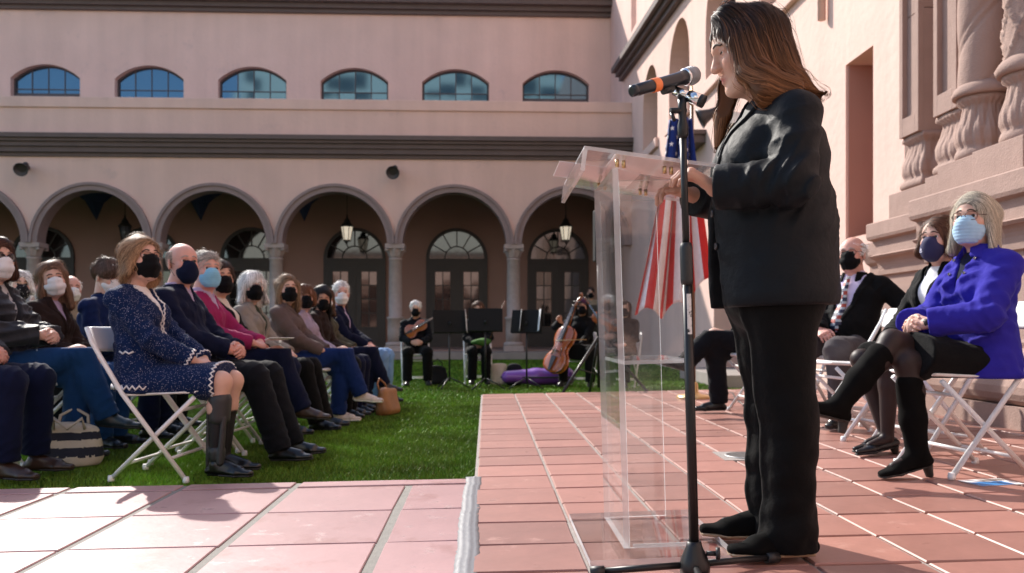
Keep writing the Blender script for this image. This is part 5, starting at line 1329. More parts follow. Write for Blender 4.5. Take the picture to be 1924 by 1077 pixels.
music_stand(-.36, 11.8, R(0), .92, R(-14), [(.02, .2, 0)], 'black music stand in front of the brown-haired player')
music_stand(.20, 11.9, R(-25), .90, R(-14), [(-.12, .12, R(-62)), (.16, .12, R(-50))], 'black music stand with white sheets beside the cello')

# instruments -----------------------------------------------------------------
VARN = mat('orange varnish', (.36, .085, .018), .22, spec=.6, coat=.5, var=(6, .18)); VARN_D = mat('dark varnish', (.18, .055, .02), .25, coat=.4); EBONY = mat('ebony', (.012, .011, .011), .3)
def fiddle(name, s, label, mw, bow=None):
    """violin family: body lies in local xz plane, z along the neck, y is thickness (front = -y)"""
    E = empty(name, (0, 0, 0), 0, label, name); E.matrix_world = mw
    zz = np.linspace(0, .355, 40); wv = np.interp(zz, [0, .012, .04, .085, .125, .155, .18, .205, .235, .28, .315, .345, .355], [.0, .055, .090, .103, .090, .064, .056, .060, .076, .083, .074, .042, .0])
    V = []; F = []; n = len(zz); NL = 13
    for y_, b in ((-1, 1), (1, 1)):
        for i in range(n):
            for k in range(NL):
                t = -1 + 2 * k / (NL - 1); V.append((wv[i] * t, y_ * (.018 + .012 * (1 - t * t) * min(1, wv[i] / .06)), zz[i]))
    for h_ in (0, 1):
        for i in range(n - 1):
            for k in range(NL - 1):
                a = h_ * n * NL + i * NL + k; q = (a, a + 1, a + NL + 1, a + NL); F.append(q if h_ == 0 else q[::-1])
    for i in range(n - 1):
        for k in (0, NL - 1): a = i * NL + k; b = n * NL + a; F.append((a, a + NL, b + NL, b))
    V = (np.array(V) * s)
    obj('body', mesh_from('body', V, F), VARN, E)
    def part(nm, m, f): mb = MB(); f(mb); mb.build(nm, m, E)
    part('neck', VARN_D, lambda mb: mb.tube([(0, -.008 * s, .34 * s), (0, -.02 * s, .48 * s)], .011 * s, 8))
    part('fingerboard', EBONY, lambda mb: mb.prism([(-.020 * s, .22 * s), (.020 * s, .22 * s), (.012 * s, .49 * s), (-.012 * s, .49 * s)], lambda u, v, w: Vector((u, -.046 * s + w + (v - .22 * s) * .04, v)), .008 * s))
    part('tailpiece', EBONY, lambda mb: mb.prism([(-.010 * s, .01 * s), (.010 * s, .01 * s), (.022 * s, .115 * s), (-.022 * s, .115 * s)], lambda u, v, w: Vector((u, -.045 * s + w, v)), .006 * s))
    part('bridge', VARN_D, lambda mb: mb.box((-.022 * s, -.062 * s, .152 * s), (.022 * s, -.028 * s, .157 * s)))
    part('scroll', VARN_D, lambda mb: mb.tube([(0, -.018 * s, .48 * s), (0, -.01 * s, .54 * s), (0, .006 * s, .575 * s), (0, .012 * s, .59 * s), (0, .0, .60 * s), (0, -.012 * s, .588 * s)], [.013 * s, .011 * s, .011 * s, .013 * s, .014 * s, .010 * s], 8))
    for q in (-1, 1):
        for z_ in (.505, .535): part('peg', EBONY, lambda mb: mb.tube([(0, -.012 * s, z_ * s), (q * .035 * s, -.012 * s, z_ * s)], [.004 * s, .007 * s], 6))
    for q in (-1, 1): part('sound_hole', EBONY, lambda mb: mb.tube([(q * .030 * s, -.0305 * s, .185 * s), (q * .036 * s, -.0300 * s, .165 * s), (q * .040 * s, -.0290 * s, .14 * s), (q * .047 * s, -.0275 * s, .125 * s)], .0028 * s, 6))
    part('string', CHROME, lambda mb: [mb.tube([(x_ * s, -.063 * s if False else -.040 * s, .11 * s), (x_ * 1.2 * s, -.064 * s, .1545 * s), (x_ * .6 * s, -.036 * s, .49 * s)], .0007 * s + .0004, 5) for x_ in (-.012, -.004, .004, .012)])
    return E
def basis(o, zdir, front): z = Vector(zdir).normalized(); y = -Vector(front); y = (y - z * y.dot(z)).normalized(); x = y.cross(z); M = Matrix((x, y, z)).transposed().to_4x4(); M.translation = Vector(o); return M

# bags -------------------------------------------------------------------------
def bag(label, loc, rz, size, m, handle_m, straps=2, stripe=None, seed=1):
    E = empty('bag', loc, rz, label, 'bag'); w, d, h = size
    sh = Sh([ES((0, 0, .02 + d * .4), (0, 0, h * .8), (w, d), (w * .92, d * .55), (1, 0, 0))], k=.02, noise=waves(seed, .012, 18), cuts=[(plane_cut((0, 0, .004), (0, 0, -1)), .01), (plane_cut((0, 0, h), (0, 0, 1)), .008)]); V, F = sh.mesh(.014)
    o = add_mesh('body', (V, F), m if stripe is None else [m, stripe, handle_m], E)
    if stripe is not None:
        zc = V[F].mean(1)[:, 2]; o.data.polygons.foreach_set('material_index', np.array([(1 if .06 < z < .11 or .15 < z < .19 else (2 if z > .24 else 0)) for z in zc], np.int32))
    for s in range(straps):
        y = (-1 if s else 1) * d * .5; mb = MB(); mb.tube([(-w * .5, y, h * .85), (-w * .45, y * 1.6, h * 1.12), (0, y * 2.0, h * 1.28 - .1 * s), (w * .45, y * 1.6, h * 1.1), (w * .5, y, h * .85)], .009, 8); mb.build('strap', handle_m, E)
    return E
CANVAS = fabric('cream canvas', (.55, .48, .38)); CANVAS_D = fabric('dark stripe canvas', (.03, .032, .045)); ROPE = fabric('rope', (.52, .46, .38)); BAG_BROWN = mat('tan leather', (.30, .13, .045), .45, var=(8, .2), bump=(60, .3, .004)); BAG_BLACK = fabric('black nylon', (.012, .012, .014)); BLUECLOTH = fabric('blue cloth', (.02, .05, .22))
bag('striped canvas tote bag with rope handles on the grass between the rows', (-2.50, 4.95, grass_z(4.9) - .01), R(15), (.16, .10, .25), CANVAS, ROPE, 2, CANVAS_D, 2)
bag('slouching tan leather handbag on the grass beside the crossed sneakers', (-1.16, 8.15, grass_z(8) - .01), R(70), (.16, .09, .26), BAG_BROWN, BAG_BROWN, 1, None, 3)
bag('black bag on the grass behind the violinist\'s chair leg', (-1.12, 13.2, grass_z(13) - .01), R(10), (.15, .10, .30), BAG_BLACK, BAG_BLACK, 1, None, 4)
bag('cream tote standing on the grass under the middle music stand', (-.20, 13.1, grass_z(13) - .01), R(0), (.13, .08, .36), CANVAS, CANVAS, 0, None, 5)
bag('square black instrument bag beside the cream tote', (.03, 13.0, grass_z(13) - .01), R(0), (.12, .10, .34), BAG_BLACK, BAG_BLACK, 0, None, 6)
# cello case lying on the grass
PURP = mat('purple case', (.19, .055, .36), .3, coat=.3)
cc = empty('cello_case', (.35, 12.75, grass_z(12.7) + .13), R(8), 'purple hard cello case lying on the grass in front of the cellist', 'case')
V, F = Sh([ES((-.42, 0, 0), (.0, 0, .0), (.12, .09), (.17, .12), k=.05), ES((.0, 0, 0), (.45, 0, .0), (.17, .12), (.23, .13), k=.05)], k=.05).mesh(.02); add_mesh('shell', (V, F), PURP, cc)
mb = MB(); mb.tube([(-.52, -.02, .0), (-.1, -.18, .0), (.2, -.215, 0), (.5, -.245, 0)], .012, 6); mb.build('seam', BLACK_PLASTIC, cc)
# ================================================================ PEOPLE
def march(sh, P, D, n=40):
    P = A_(P).copy(); D = A_(D)
    for _ in range(n): P = P + D * np.clip(sh(P), -.02, .05)[:, None] * .8
    return P
def zigzag(c, name, pts, m, amp_dir, amp=.008, r=.004, step=.014):
    pts = A_(pts); seg = np.linalg.norm(np.diff(pts, axis=0), axis=1); t = np.concatenate([[0], np.cumsum(seg)]); n = max(3, int(t[-1] / step)); u = np.linspace(0, t[-1], n)
    Q = np.stack([np.interp(u, t, pts[:, i]) for i in range(3)], 1); ad = A_(amp_dir)
    Q = Q + np.where(np.arange(n) % 2 == 0, 1, -1)[:, None] * ad * amp; mb = MB(); mb.tube([Vector(q) for q in Q], r, 6); return mb.build(name, m, c['E'])
SPK = (.62, 2.66)
F_NAVY = fabric('navy cloth', (.005, .008, .028)); F_DARK = fabric('charcoal trousers', (.006, .007, .010)); F_BLACK = fabric('black cloth', (.0035, .0035, .004)); F_MAG = fabric('magenta knit', (.27, .020, .095))
F_LAV = fabric('lavender cloth', (.42, .35, .52)); F_CREAM = fabric('cream cloth', (.62, .56, .50)); F_GTAN = fabric('grey tan wool', (.26, .235, .205)); F_TAUPE = fabric('taupe cloth', (.11, .08, .075)); F_JEAN = fabric('blue denim', (.008, .024, .11))
F_JEAN2 = fabric('mid denim', (.010, .045, .14)); F_LJEAN = fabric('light denim', (.16, .29, .50)); F_OLIVE = fabric('olive cloth', (.075, .072, .048)); F_PUFF = fabric('grey puffer', (.030, .032, .040), rough=.5, sheen=.1); F_BROWN = fabric('brown wool', (.022, .013, .011))
F_DEN = fabric('dark denim', (.006, .016, .07)); F_WHITE = fabric('white cloth', (.78, .77, .78)); F_BLUECOAT = fabric('royal blue wool', (.026, .020, .29), var=(9, .12)); F_TANSH = fabric('tan uniform', (.25, .20, .14)); F_GREENC = fabric('dark green cloth', (.03, .045, .03)); F_JEAN_D = fabric('dark jean', (.004, .007, .028))
def flecked(name, col, fleck, scale, thr):
    m = fabric(name, col, bump=(240, .5, .004)); N, L = m.node_tree.nodes, m.node_tree.links; b = N['Principled BSDF']; src = b.inputs['Base Color'].links[0].from_socket
    tc = N.new('ShaderNodeTexCoord'); vo = N.new('ShaderNodeTexVoronoi'); vo.inputs['Scale'].default_value = scale; L.new(tc.outputs['Object'], vo.inputs['Vector'])
    lt = N.new('ShaderNodeMath'); lt.operation = 'LESS_THAN'; lt.inputs[1].default_value = thr; L.new(vo.outputs['Distance'], lt.inputs[0])
    mx = N.new('ShaderNodeMix'); mx.data_type = 'RGBA'; L.new(lt.outputs[0], mx.inputs[0]); L.new(src, mx.inputs[6]); mx.inputs[7].default_value = (*fleck, 1); L.new(mx.outputs[2], b.inputs['Base Color']); return m
TWEED = flecked('blue tweed', (.004, .015, .062), (.42, .42, .52), 125, .19)
G = grass_z
BR, DB, BLK, WHT, GRY, BLD = (.085, .048, .028), (.035, .019, .013), (.012, .010, .010), (.70, .68, .66), (.30, .27, .24), (.26, .155, .085)

# ---- woman in the blue tweed suit
J1 = seated_joints(True, 7, 0, 'flat', hands='lap', hz=-.015); J1['head'] = J1['head'] + A_((.012, 0, .0)); J1['sock'] = .36; J1['knL'] = A_((.43, .09, .52)); J1['anL'] = A_((.38, .09, .095)); J1['toeL'] = A_((.55, .10, .05))
def extra1(c):
    E, J = c['E'], c['J']; js, ss = c['jacket_sh'], c['skirt_sh']; TRM = mat('white braid trim', (.74, .72, .72), .8)
    th = np.linspace(-2.9, -.55, 26); z = .505 - .0 * th
    P0 = np.stack([-.02 + .5 * np.cos(th), .5 * np.sin(th), np.full_like(th, .50)], 1); D = np.stack([-np.cos(th), -np.sin(th), 0 * th], 1); P = march(js, P0, D); zigzag(c, 'hem_trim', P + D * -.003, TRM, (0, 0, 1), .010, .0055, .017)
    u, fr = body_frame(J)
    for s in (-1, 1):
        zz = np.linspace(.0, -.42, 20); o = J['nb']; P0 = np.stack([o + u * a + A_((0, s * (.012 + .075 * max(0, (a + .20) / .20) if a > -.20 else s * 0 + .012), 0)) + fr * .5 for a in zz]); P = march(js, P0, np.tile(-fr, (20, 1))); zigzag(c, 'front_trim', P + fr * .002, TRM, (0, 1, 0), .006, .0045, .014)
    for n_ in 'LR':
        w, e = J['wr' + n_], J['el' + n_]; d = nv(w - e); a = nv(np.cross(d, (0, 0, 1))); b = np.cross(d, a); t = np.linspace(0, 6.28, 26); P0 = np.stack([w - d * .018 + (a * math.cos(x) + b * math.sin(x)) * .10 for x in t]); D = np.stack([-(a * math.cos(x) + b * math.sin(x)) for x in t]); P = march(js, P0, D); zigzag(c, 'cuff_trim', P, TRM, d, .007, .0045, .012)
    hip = (J['hipL'] + J['hipR']) / 2; kn = (J['knL'] + J['knR']) / 2; d = nv(kn - hip); b = A_((0, 0, 1)); a = A_((0, 1, 0)); t = np.linspace(-.3, 6.0, 46); o = hip + (kn - hip) * .985 - d * .012
    P0 = np.stack([o + (a * math.cos(x) + b * math.sin(x)) * .4 for x in t]); D = np.stack([-(a * math.cos(x) + b * math.sin(x)) for x in t]); P = march(ss, P0, D); zigzag(c, 'skirt_trim', P - D * .002, TRM, d, .009, .005, .016)
    P = march(js, np.stack([(-.09 + .012 * k, -.6, .685) for k in range(8)]).astype(np.float32), np.tile(A_((0, 1, 0)), (8, 1))); zigzag(c, 'pocket_trim', P + A_((0, -.003, 0)), TRM, (0, 0, 1), .006, .005, .016)
    BRM = mat('brace black', (.02, .02, .022), .45); kn, an = J['knR'], J['anR']; d = nv(an - kn)
    br = Sh([RC(kn + d * .10, kn + d * .19, .062, .058)], k=.01).mesh(.009); bo = add_mesh('leg_brace', br, BRM, E)
    st = Sh([RC(kn + d * .19 + A_((.036, -.03, 0)), an + A_((.03, -.034, .0)), .015, .019), RC(an + A_((.0, 0, .03)), an + A_((.0, 0, .055)), .044, .046), RC(kn + d * .17 + A_((-.06, 0, 0)), an + A_((-.05, 0, -.02)), .012, .012)], k=.008).mesh(.007); add_mesh('brace_strut', st, BRM, bo)
    for s in (-1, 1): o = c['T'](A_([(-.012, s * .089, -.036)]))[0]; mb = MB(); mb.lathe([(.001, -.005), (.005, -.003), (.005, .003), (.001, .005)], tuple(o), n=10); mb.build('earring', mat('pearl', (.75, .72, .68), .2), E)
person('seated woman in flecked blue tweed suit with white zigzag trim, glasses and black mask', (-1.89, 4.56), R(-3), J1, True, .99, 'fair', SPK, -.10, 0, ('bob', dict(len=.100, curl=.011, freq=34, vol=1.02, wave=.5, part=.035, fly=.14, flare=1.04, back=.75, face=.070, front=.015, side=.75, tip0=.02, w=.9), BLD, 'dark blonde'), ('kn95', M_BLACK), dict(w=.026, h=.0165, r=.0016),
       [g_shirt(F_WHITE, collar=False), g_jacket(TWEED, off=.014, v=(.20, .07), lapel=False, collar=False, hem=-.035, hem_flare=1.08, seat_z=.47), g_skirt(TWEED, length=.985, off=.016)], 1.0, 'front row of the audience', seed=3, shoes=('shoe', LEATHER_BLACK, SOLE), skin_legs=TONES['fair'], extras=extra1, gz_off=G(4.5), brow=BROW)
chair_at(-1.75, 4.56, R(-3), G(4.5), 'white folding chair under the woman in blue tweed')
FR = 'front row of the audience'
def seat(label, x, y, J, chair_label, yaw=-4, **kw):
    kw.setdefault('gz_off', G(y)); kw.setdefault('look', SPK)
    E = person(label, (x, y), R(yaw), J, **kw)
    if chair_label: chair_at(x + .13 * math.cos(R(yaw)), y + .13 * math.sin(R(yaw)), R(yaw), kw['gz_off'], chair_label)
    return E
J = seated_joints(False, 6, 4, 'fwd', kn=.12, hands='clasp', hx=.03)
for n_ in 'LR': J['kn' + n_] = J['kn' + n_] + A_((.03, 0, -.01)); J['an' + n_] = J['an' + n_] + A_((.06, 0, 0)); J['toe' + n_] = J['toe' + n_] + A_((.06, 0, 0))
seat('seated bald man in dark navy jacket and navy mask, hands clasped', -1.90, 5.10, J, 'white folding chair under the bald man', fem=False, tone='rosy', pitch=-.06, hairst=('fringe_ring', dict(lift=.001, fly=0, w=.6), (.30, .22, .18), 'shaved'), mask=('cloth', M_NAVY), brow=BROW_G,
     clothes=[g_shirt(F_LAV), g_jacket(F_NAVY, v=(.10, .05), lapel=False, off=.015, fold=.010), g_pants(F_DARK)], q=1.0, seed=8, group=FR, build=1.03, belly=.02)
J = seated_joints(False, 4, 2, 'crossR', hands='lap', hz=.06, hx=.05)
def paper_prop(label, x, y, z, rz, rx, w=.11, h=.15):
    mb = MB(); mb.box((-w, -h, 0), (w, h, .004), bevel=.001); o = mb.build('paper', PAPER, None, (x, y, z), (rx, 0, rz)); tag(o, label, 'paper')
seat('seated grey-haired man in magenta sweater and light blue surgical mask', -1.96, 5.66, J, 'white folding chair under the man in the magenta sweater', fem=False, tone='rosy', pitch=-.05, hairst=('short', dict(), GRY, 'grey'), mask=('surgical', M_BLUE), brow=BROW_G,
     clothes=[g_shirt(F_LAV), g_jacket(F_MAG, v=(.13, .06), lapel=False, collar=False, off=.012, name='sweater'), g_pants(F_JEAN_D)], q=.8, seed=9, group=FR, shoes=('shoe', LEATHER_BROWN, SOLE))
paper_prop('folded white programme held by the man in the magenta sweater', -1.50, 5.62, .62, R(25), R(-4), .075, .11)
J = seated_joints(True, 5, 0, 'flat', hands='lap')
seat('seated dark-haired woman in black cardigan over cream blouse with black mask', -2.02, 6.18, J, 'white folding chair under the woman in the black cardigan', scale=.99, tone='mid', hairst=('updo', dict(), DB, 'dark brown'), mask=('kn95', M_BLACK), clothes=[g_shirt(F_CREAM, collar=False), g_jacket(F_BLACK, v=(.42, .085), lapel=False, collar=False), g_pants(F_JEAN_D)], q=.7, seed=10, group=FR)
J = seated_joints(True, 5, 3, 'fwd', hands='lap')
def ear5(c):
    for s in (-1, 1): o = c['T'](A_([(-.010, s * .088, -.052)]))[0]; mb = MB(); mb.lathe([(.002, -.014), (.011, -.006), (.010, .008), (.002, .016)], tuple(o), n=10); mb.build('earring', mat('blue enamel', (.25, .5, .75), .2), c['E'])
seat('seated woman with white bob and fringe, glasses, black mask and grey jacket', -1.97, 6.70, J, 'white folding chair under the woman with the white bob', scale=.96, tone='pale', hairst=('bob', dict(len=.125, vol=1.08, bangs=True, curl=.006, flare=1.12), WHT, 'white'), mask=('kn95', M_BLACK), specs=dict(m=mat('red brown frame', (.10, .02, .02), .3)), brow=BROW_G,
     clothes=[g_shirt(F_GREENC, collar=False), g_jacket(F_GTAN, v=(.40, .08)), g_pants(F_BLACK)], q=.7, seed=11, group=FR, extras=ear5)
J = seated_joints(True, 4, 0, 'crossR', hands='lap', hx=.03)
seat('seated woman with light brown hair, black mask, taupe jacket and blue jeans', -1.82, 7.20, J, 'white folding chair under the woman in the taupe jacket', scale=.97, tone='fair', hairst=('long', dict(len=.20, part=.03, curl=.006, back=.45), (.20, .125, .075), 'light brown'), mask=('kn95', M_BLACK), clothes=[g_shirt(F_TAUPE), g_jacket(F_TAUPE, v=(.10, .05)), g_pants(F_JEAN)], q=.7, seed=12, group=FR,
     shoes=('sneaker', mat('white tan sneaker', (.58, .50, .44), .5, dirt=(26, .55, (.30, .14, .07), .9)), SOLE_WHITE))
J = seated_joints(True, 5, 4, 'flat', hands='lap')
seat('seated woman with short auburn hair, black mask and lavender cardigan', -1.82, 7.72, J, 'white folding chair under the woman in the lavender cardigan', scale=.93, tone='fair', hairst=('bob', dict(len=.06, vol=1.04, bangs=True), (.13, .055, .028), 'auburn'), mask=('kn95', M_BLACK), clothes=[g_shirt(F_LAV, collar=False), g_jacket(fabric('pale mauve knit', (.33, .28, .36)), v=(.16, .05), lapel=False), g_pants(F_BLACK)], q=.6, seed=13, group=FR)
J = seated_joints(True, 2, 8, 'flat', hands='lap'); J['eye_open'] = 0
seat('seated woman with long black hair and black mask looking down', -1.82, 8.22, J, 'white folding chair under the woman with long black hair', scale=.94, tone='tan', pitch=.30, hairst=('long', dict(len=.26, curl=.006), BLK, 'black'), mask=('kn95', M_BLACK), clothes=[g_jacket(F_BROWN, v=None, lapel=False, name='sweater'), g_pants(F_JEAN_D)], q=.55, seed=14, group=FR, shoes=('boot', LEATHER_BLACK, SOLE))
J = seated_joints(True, 5, 2, 'crossR', hands='lap')
seat('seated woman with brown hair, white mask and olive jacket', -1.84, 8.72, J, 'white folding chair under the woman in the olive jacket', scale=.96, tone='fair', hairst=('long', dict(len=.17), (.12, .065, .038), 'chestnut'), mask=('kn95', M_WHITE), clothes=[g_shirt(F_OLIVE), g_jacket(F_OLIVE, v=(.12, .05)), g_pants(F_NAVY)], q=.55, seed=15, group=FR, shoes=('boot', LEATHER_BLACK, SOLE))
J = seated_joints(False, 4, 0, 'flat', kn=.14, hands='lap')
seat('seated white-haired man in navy blazer, pale shirt, light jeans and white mask', -1.78, 9.24, J, 'white folding chair under the white-haired man in the blazer', fem=False, scale=1.02, tone='rosy', hairst=('short', dict(), WHT, 'white'), mask=('kn95', M_WHITE), brow=BROW_G, clothes=[g_shirt(F_LAV), g_jacket(F_NAVY, v=(.42, .09)), g_pants(F_LJEAN)], q=.6, seed=16, group=FR)

# ---- second row
SR = 'second row of the audience'
J = seated_joints(False, 6, 3, 'flat', kn=.13, hands='clasp', hz=-.01, hx=.0)
seat('seated person in grey fleece and turned-up jeans and brown shoes next to the puffer jacket', -2.92, 4.50, J, 'white folding chair under the person in turned-up jeans', fem=False, tone='rosy', hairst=('short', dict(), DB, 'dark brown'), mask=('kn95', M_WHITE), clothes=[g_shirt(F_LAV), g_jacket(fabric('grey fleece', (.032, .032, .038)), v=(.3, .07), lapel=False), g_pants(F_JEAN_D, hemup=.03)], q=.9, seed=17, group=SR, shoes=('shoe', LEATHER_BROWN, SOLE))
J = seated_joints(True, 5, 2, 'crossR', hands='clasp', hz=.07, hx=.02)
def cuffs(c): pass
seat('seated person in grey quilted puffer jacket with sunglasses and white mask', -2.96, 5.06, J, 'white folding chair under the person in the puffer jacket', fem=True, scale=1.02, tone='fair', hairst=('bob', dict(len=.10), (.06, .025, .015), 'red brown'), mask=('kn95', M_WHITE), specs=dict(w=.028, h=.021, r=.0025, lens=LENS), clothes=[g_shirt(flecked('striped knit', (.5, .5, .52), (.03, .03, .05), 30, .25)), g_jacket(F_PUFF, off=.026, v=(.34, .05), lapel=False, puffy=.016), g_pants(F_JEAN2)], q=.9, seed=18, group=SR, shoes=('tall_boot', mat('dark teal leather', (.010, .022, .032), .35), SOLE))
J = seated_joints(True, 3, 4, 'flat', hands='lap'); J['hyaw'] = R(-50)
seat('seated young woman with long brown hair, white mask and brown coat, head tilted', -2.98, 5.66, J, 'white folding chair under the young woman in the brown coat', scale=.95, tone='fair', pitch=.02, roll=.16, hairst=('long', dict(len=.22, part=-.02, back=.25), (.17, .095, .058), 'brown'), mask=('kn95', M_WHITE), clothes=[g_shirt(F_LAV, collar=False), g_jacket(F_BROWN, v=(.22, .06)), g_pants(F_JEAN2)], q=.9, seed=19, group=SR)
J = seated_joints(False, 0, 8, 'flat', hands='lap'); J['hyaw'] = R(-18); J['eye_open'] = 0
seat('seated young man with mop of brown hair and white mask looking down, denim jacket', -2.92, 6.20, J, 'white folding chair under the young man in denim', fem=False, scale=.99, tone='fair', pitch=.28, hairst=('mop', dict(), (.085, .05, .036), 'mop brown'), mask=('kn95', M_WHITE), specs=dict(), clothes=[g_shirt(F_NAVY), g_jacket(F_DEN, v=(.12, .05), lapel=False), g_pants(F_JEAN_D)], q=.9, seed=20, group=SR)
J = seated_joints(True, 3, 3, 'flat', hands='lap')
seat('seated brown-haired person in dark brown top and white mask behind the tweed suit', -3.02, 6.78, J, None, scale=.98, tone='mid', hairst=('short', dict(), GRY, 'grey'), mask=('kn95', M_WHITE), clothes=[g_jacket(F_BROWN, v=None, lapel=False, name='sweater'), g_pants(F_BLACK)], q=.5, seed=21, group=SR)
J = seated_joints(False, 3, 0, 'flat', hands='lap')
seat('seated man in lavender shirt and blue mask behind the woman with the white bob', -2.95, 10.15, J, None, fem=False, tone='mid', scale=1.0, hairst=('short', dict(), DB, 'dark brown'), mask=('cloth', M_NAVY), clothes=[g_jacket(F_LAV, v=None, lapel=False, name='shirt'), g_pants(F_BLACK)], q=.4, seed=22, group=SR)
TR = 'third row of the audience'
J = seated_joints(True, 3, 2, 'flat', hands='lap')
seat('seated white-haired person with patterned dark mask in the third row', -3.92, 6.95, J, None, tone='pale', scale=.98, hairst=('bob', dict(len=.05, vol=1.04), WHT, 'white'), mask=('cloth', flecked('patterned mask', (.015, .015, .02), (.5, .5, .5), 60, .22)), clothes=[g_jacket(F_TAUPE, v=None, lapel=False, name='sweater'), g_pants(F_BLACK)], q=.4, seed=23, group=TR)
J = seated_joints(False, 3, 2, 'flat', hands='lap')
seat('seated brown-haired man in dark coat beyond the white-haired person', -3.96, 7.35, J, None, fem=False, tone='rosy', scale=.98, hairst=('short', dict(), BR, 'brown short'), mask=('kn95', M_WHITE), clothes=[g_jacket(F_DARK, v=None, lapel=False, name='coat'), g_pants(F_BLACK)], q=.4, seed=24, group=TR)
J = seated_joints(False, 3, 2, 'flat', hands='lap')
seat('seated balding man in tan coat behind the young woman in brown', -3.98, 7.9, J, None, fem=False, tone='rosy', scale=1.0, hairst=('fringe_ring', dict(), WHT, 'white'), mask=('kn95', M_WHITE), clothes=[g_jacket(F_TANSH, v=None, lapel=False, name='coat'), g_pants(F_BLACK)], q=.4, seed=25, group=TR)

# ---- three guests on the terrace
J = seated_joints(True, -1, 0, 'crossR', hands='clasp', hx=.04, hz=.035)
J['knR'] = A_((.45, .02, .63)); J['anR'] = A_((.735, .06, .34)); J['toeR'] = A_((.90, .07, .335)); J['knL'] = A_((.40, .06, .53)); J['anL'] = A_((.38, .11, .120)); J['toeL'] = A_((.545, .12, .042))
TIGHTS = (.030, .018, .017)
def heel_boots(c):
    J = c['J']
    for n_ in 'LR':
        a, b, (heel, u, f, lat) = shoe(J, n_, 'tall_boot', h=.008); s_ = add_mesh('boot', a, SUEDE, c['E']); add_mesh('sole', b, SOLE, s_)
        hp = Sh([RC(heel + f * .005 - u * .01, heel + f * .002 - u * .055, .024, .018)], k=.01, cuts=[(plane_cut(heel - u * .066, -u), .003)]).mesh(.006); add_mesh('heel', hp, SOLE, s_)
def coat_bits(c):
    js = c['jacket_sh']; J = c['J']; u, fr = body_frame(J); o = J['nb']
    for a in (-.03, -.10):
        for s in (-1, 1):
            P = march(js, np.stack([o + u * a + fr * .4 + A_((0, s * (.075 + a * .2), 0))]).astype(np.float32), -fr[None]); p = P[0] + fr * .003; mb = MB(); mb.tube([Vector(p), Vector(p + fr * .006)], .008, 10); mb.build('button', CHROME, c['E'])
    heel_boots(c)
def wide_collar(m):
    def f(c):
        J = c['J']; ax = nv(c['hc'] - J['nb'] + A_((-.045, 0, 0))); nb = J['nb']; u, fr = body_frame(J)
        sh = Sh([ES(nb - ax * .055, nb + ax * .030, (.135, .120), (.082, .078))], k=.01, cuts=[(plane_cut(nb + ax * .040, ax), .003), (plane_cut(nb - ax * .052 - fr * .0, -ax + fr * .3), .003), (lambda P: np.maximum(np.abs(P[..., 1]) - .035 + .5 * ((P - nb) @ ax), -((P - nb) @ fr)), .004)]); add_mesh('collar', sh.mesh(.008), m, c['E'])
    return f
person('seated woman in royal blue coat with light blonde hair, glasses and blue surgical mask', (2.12, 3.98), R(188), J, True, 1.0, 'fair', (-.6, 1.9), -.06, 0, ('bob', dict(len=.15, vol=1.07, part=.03, curl=.005, back=.45, face=.068, front=.015, tip0=.1, flare=1.0, w=.42, fly=.04, lift=.004, wave=.06), (.47, .415, .33), 'light blonde'), ('surgical', mat('pale blue mask', (.36, .55, .72), .8, var=(20, .12))), dict(w=.023, h=.019, r=.0015, m=mat('brown frame', (.09, .035, .02), .3)),
       [g_shirt(F_NAVY, collar=False), g_jacket(F_BLUECOAT, off=.018, v=(.17, .055), lapel=False, collar=False, hem=-.05, hem_flare=1.18, fold=.009, seat_z=.462, arm=(.056, .054, .050)), wide_collar(F_BLUECOAT), g_skirt(F_BLACK, length=.86, off=.012)], 1.0, 'guests seated on the terrace', seed=31, shoes=(None, None, None), skin_legs=TIGHTS, extras=coat_bits, gz_off=gz(1.62), brow=BROW)
chair_at(2.00, 3.98, R(188), gz(2.1), 'white folding chair under the woman in the royal blue coat')
J = seated_joints(True, 0, 0, 'tuck', hands='lap'); J['anL'] = A_((.40, .06, .11)); J['anR'] = A_((.34, -.03, .11)); J['toeL'] = A_((.56, .07, .045)); J['toeR'] = A_((.50, -.03, .045)); J['hyaw'] = R(18)
def pumps(c):
    J = c['J']
    for n_ in 'LR':
        a, b, (heel, u, f, lat) = shoe(J, n_, 'point', h=.008); s_ = add_mesh('shoe', a, LEATHER_BLACK, c['E']); add_mesh('sole', b, SOLE, s_); hp = Sh([RC(heel + f * .005 - u * .005, heel - u * .045, .024, .018)], k=.01).mesh(.007); add_mesh('heel', hp, SOLE, s_)
    p = c['T'](A_([(.1195, -.026, -.060)]))[0]; Rm = c['Rh']; f = Rm[:, 0]; l = Rm[:, 1]; up = Rm[:, 2]; nrm = nv(f * .85 - l * .5); sx = nv(np.cross(up, nrm)); EM = mat('white print', (.7, .68, .8), .7)
    V = [];
    for (a, b) in ((-.008, -.006), (.008, -.006), (.008, -.002), (.004, -.001), (.0035, .004), (.0, .010), (-.0035, .004), (-.004, -.001), (-.008, -.002)): V.append(p + nrm * .004 + sx * a + up * b)
    obj('mask_emblem', mesh_from('mask_emblem', V, [tuple(range(9))], False), EM, c['E'])
    for z_, w_ in ((-.0125, .016), (-.0165, .010)):
        V = [p + nrm * .004 + sx * a + up * b for a, b in ((-w_, z_ - .001), (w_, z_ - .001), (w_, z_ + .001), (-w_, z_ + .001))]; obj('mask_lettering', mesh_from('mask_lettering', V, [(0, 1, 2, 3)], False), EM, c['E'])
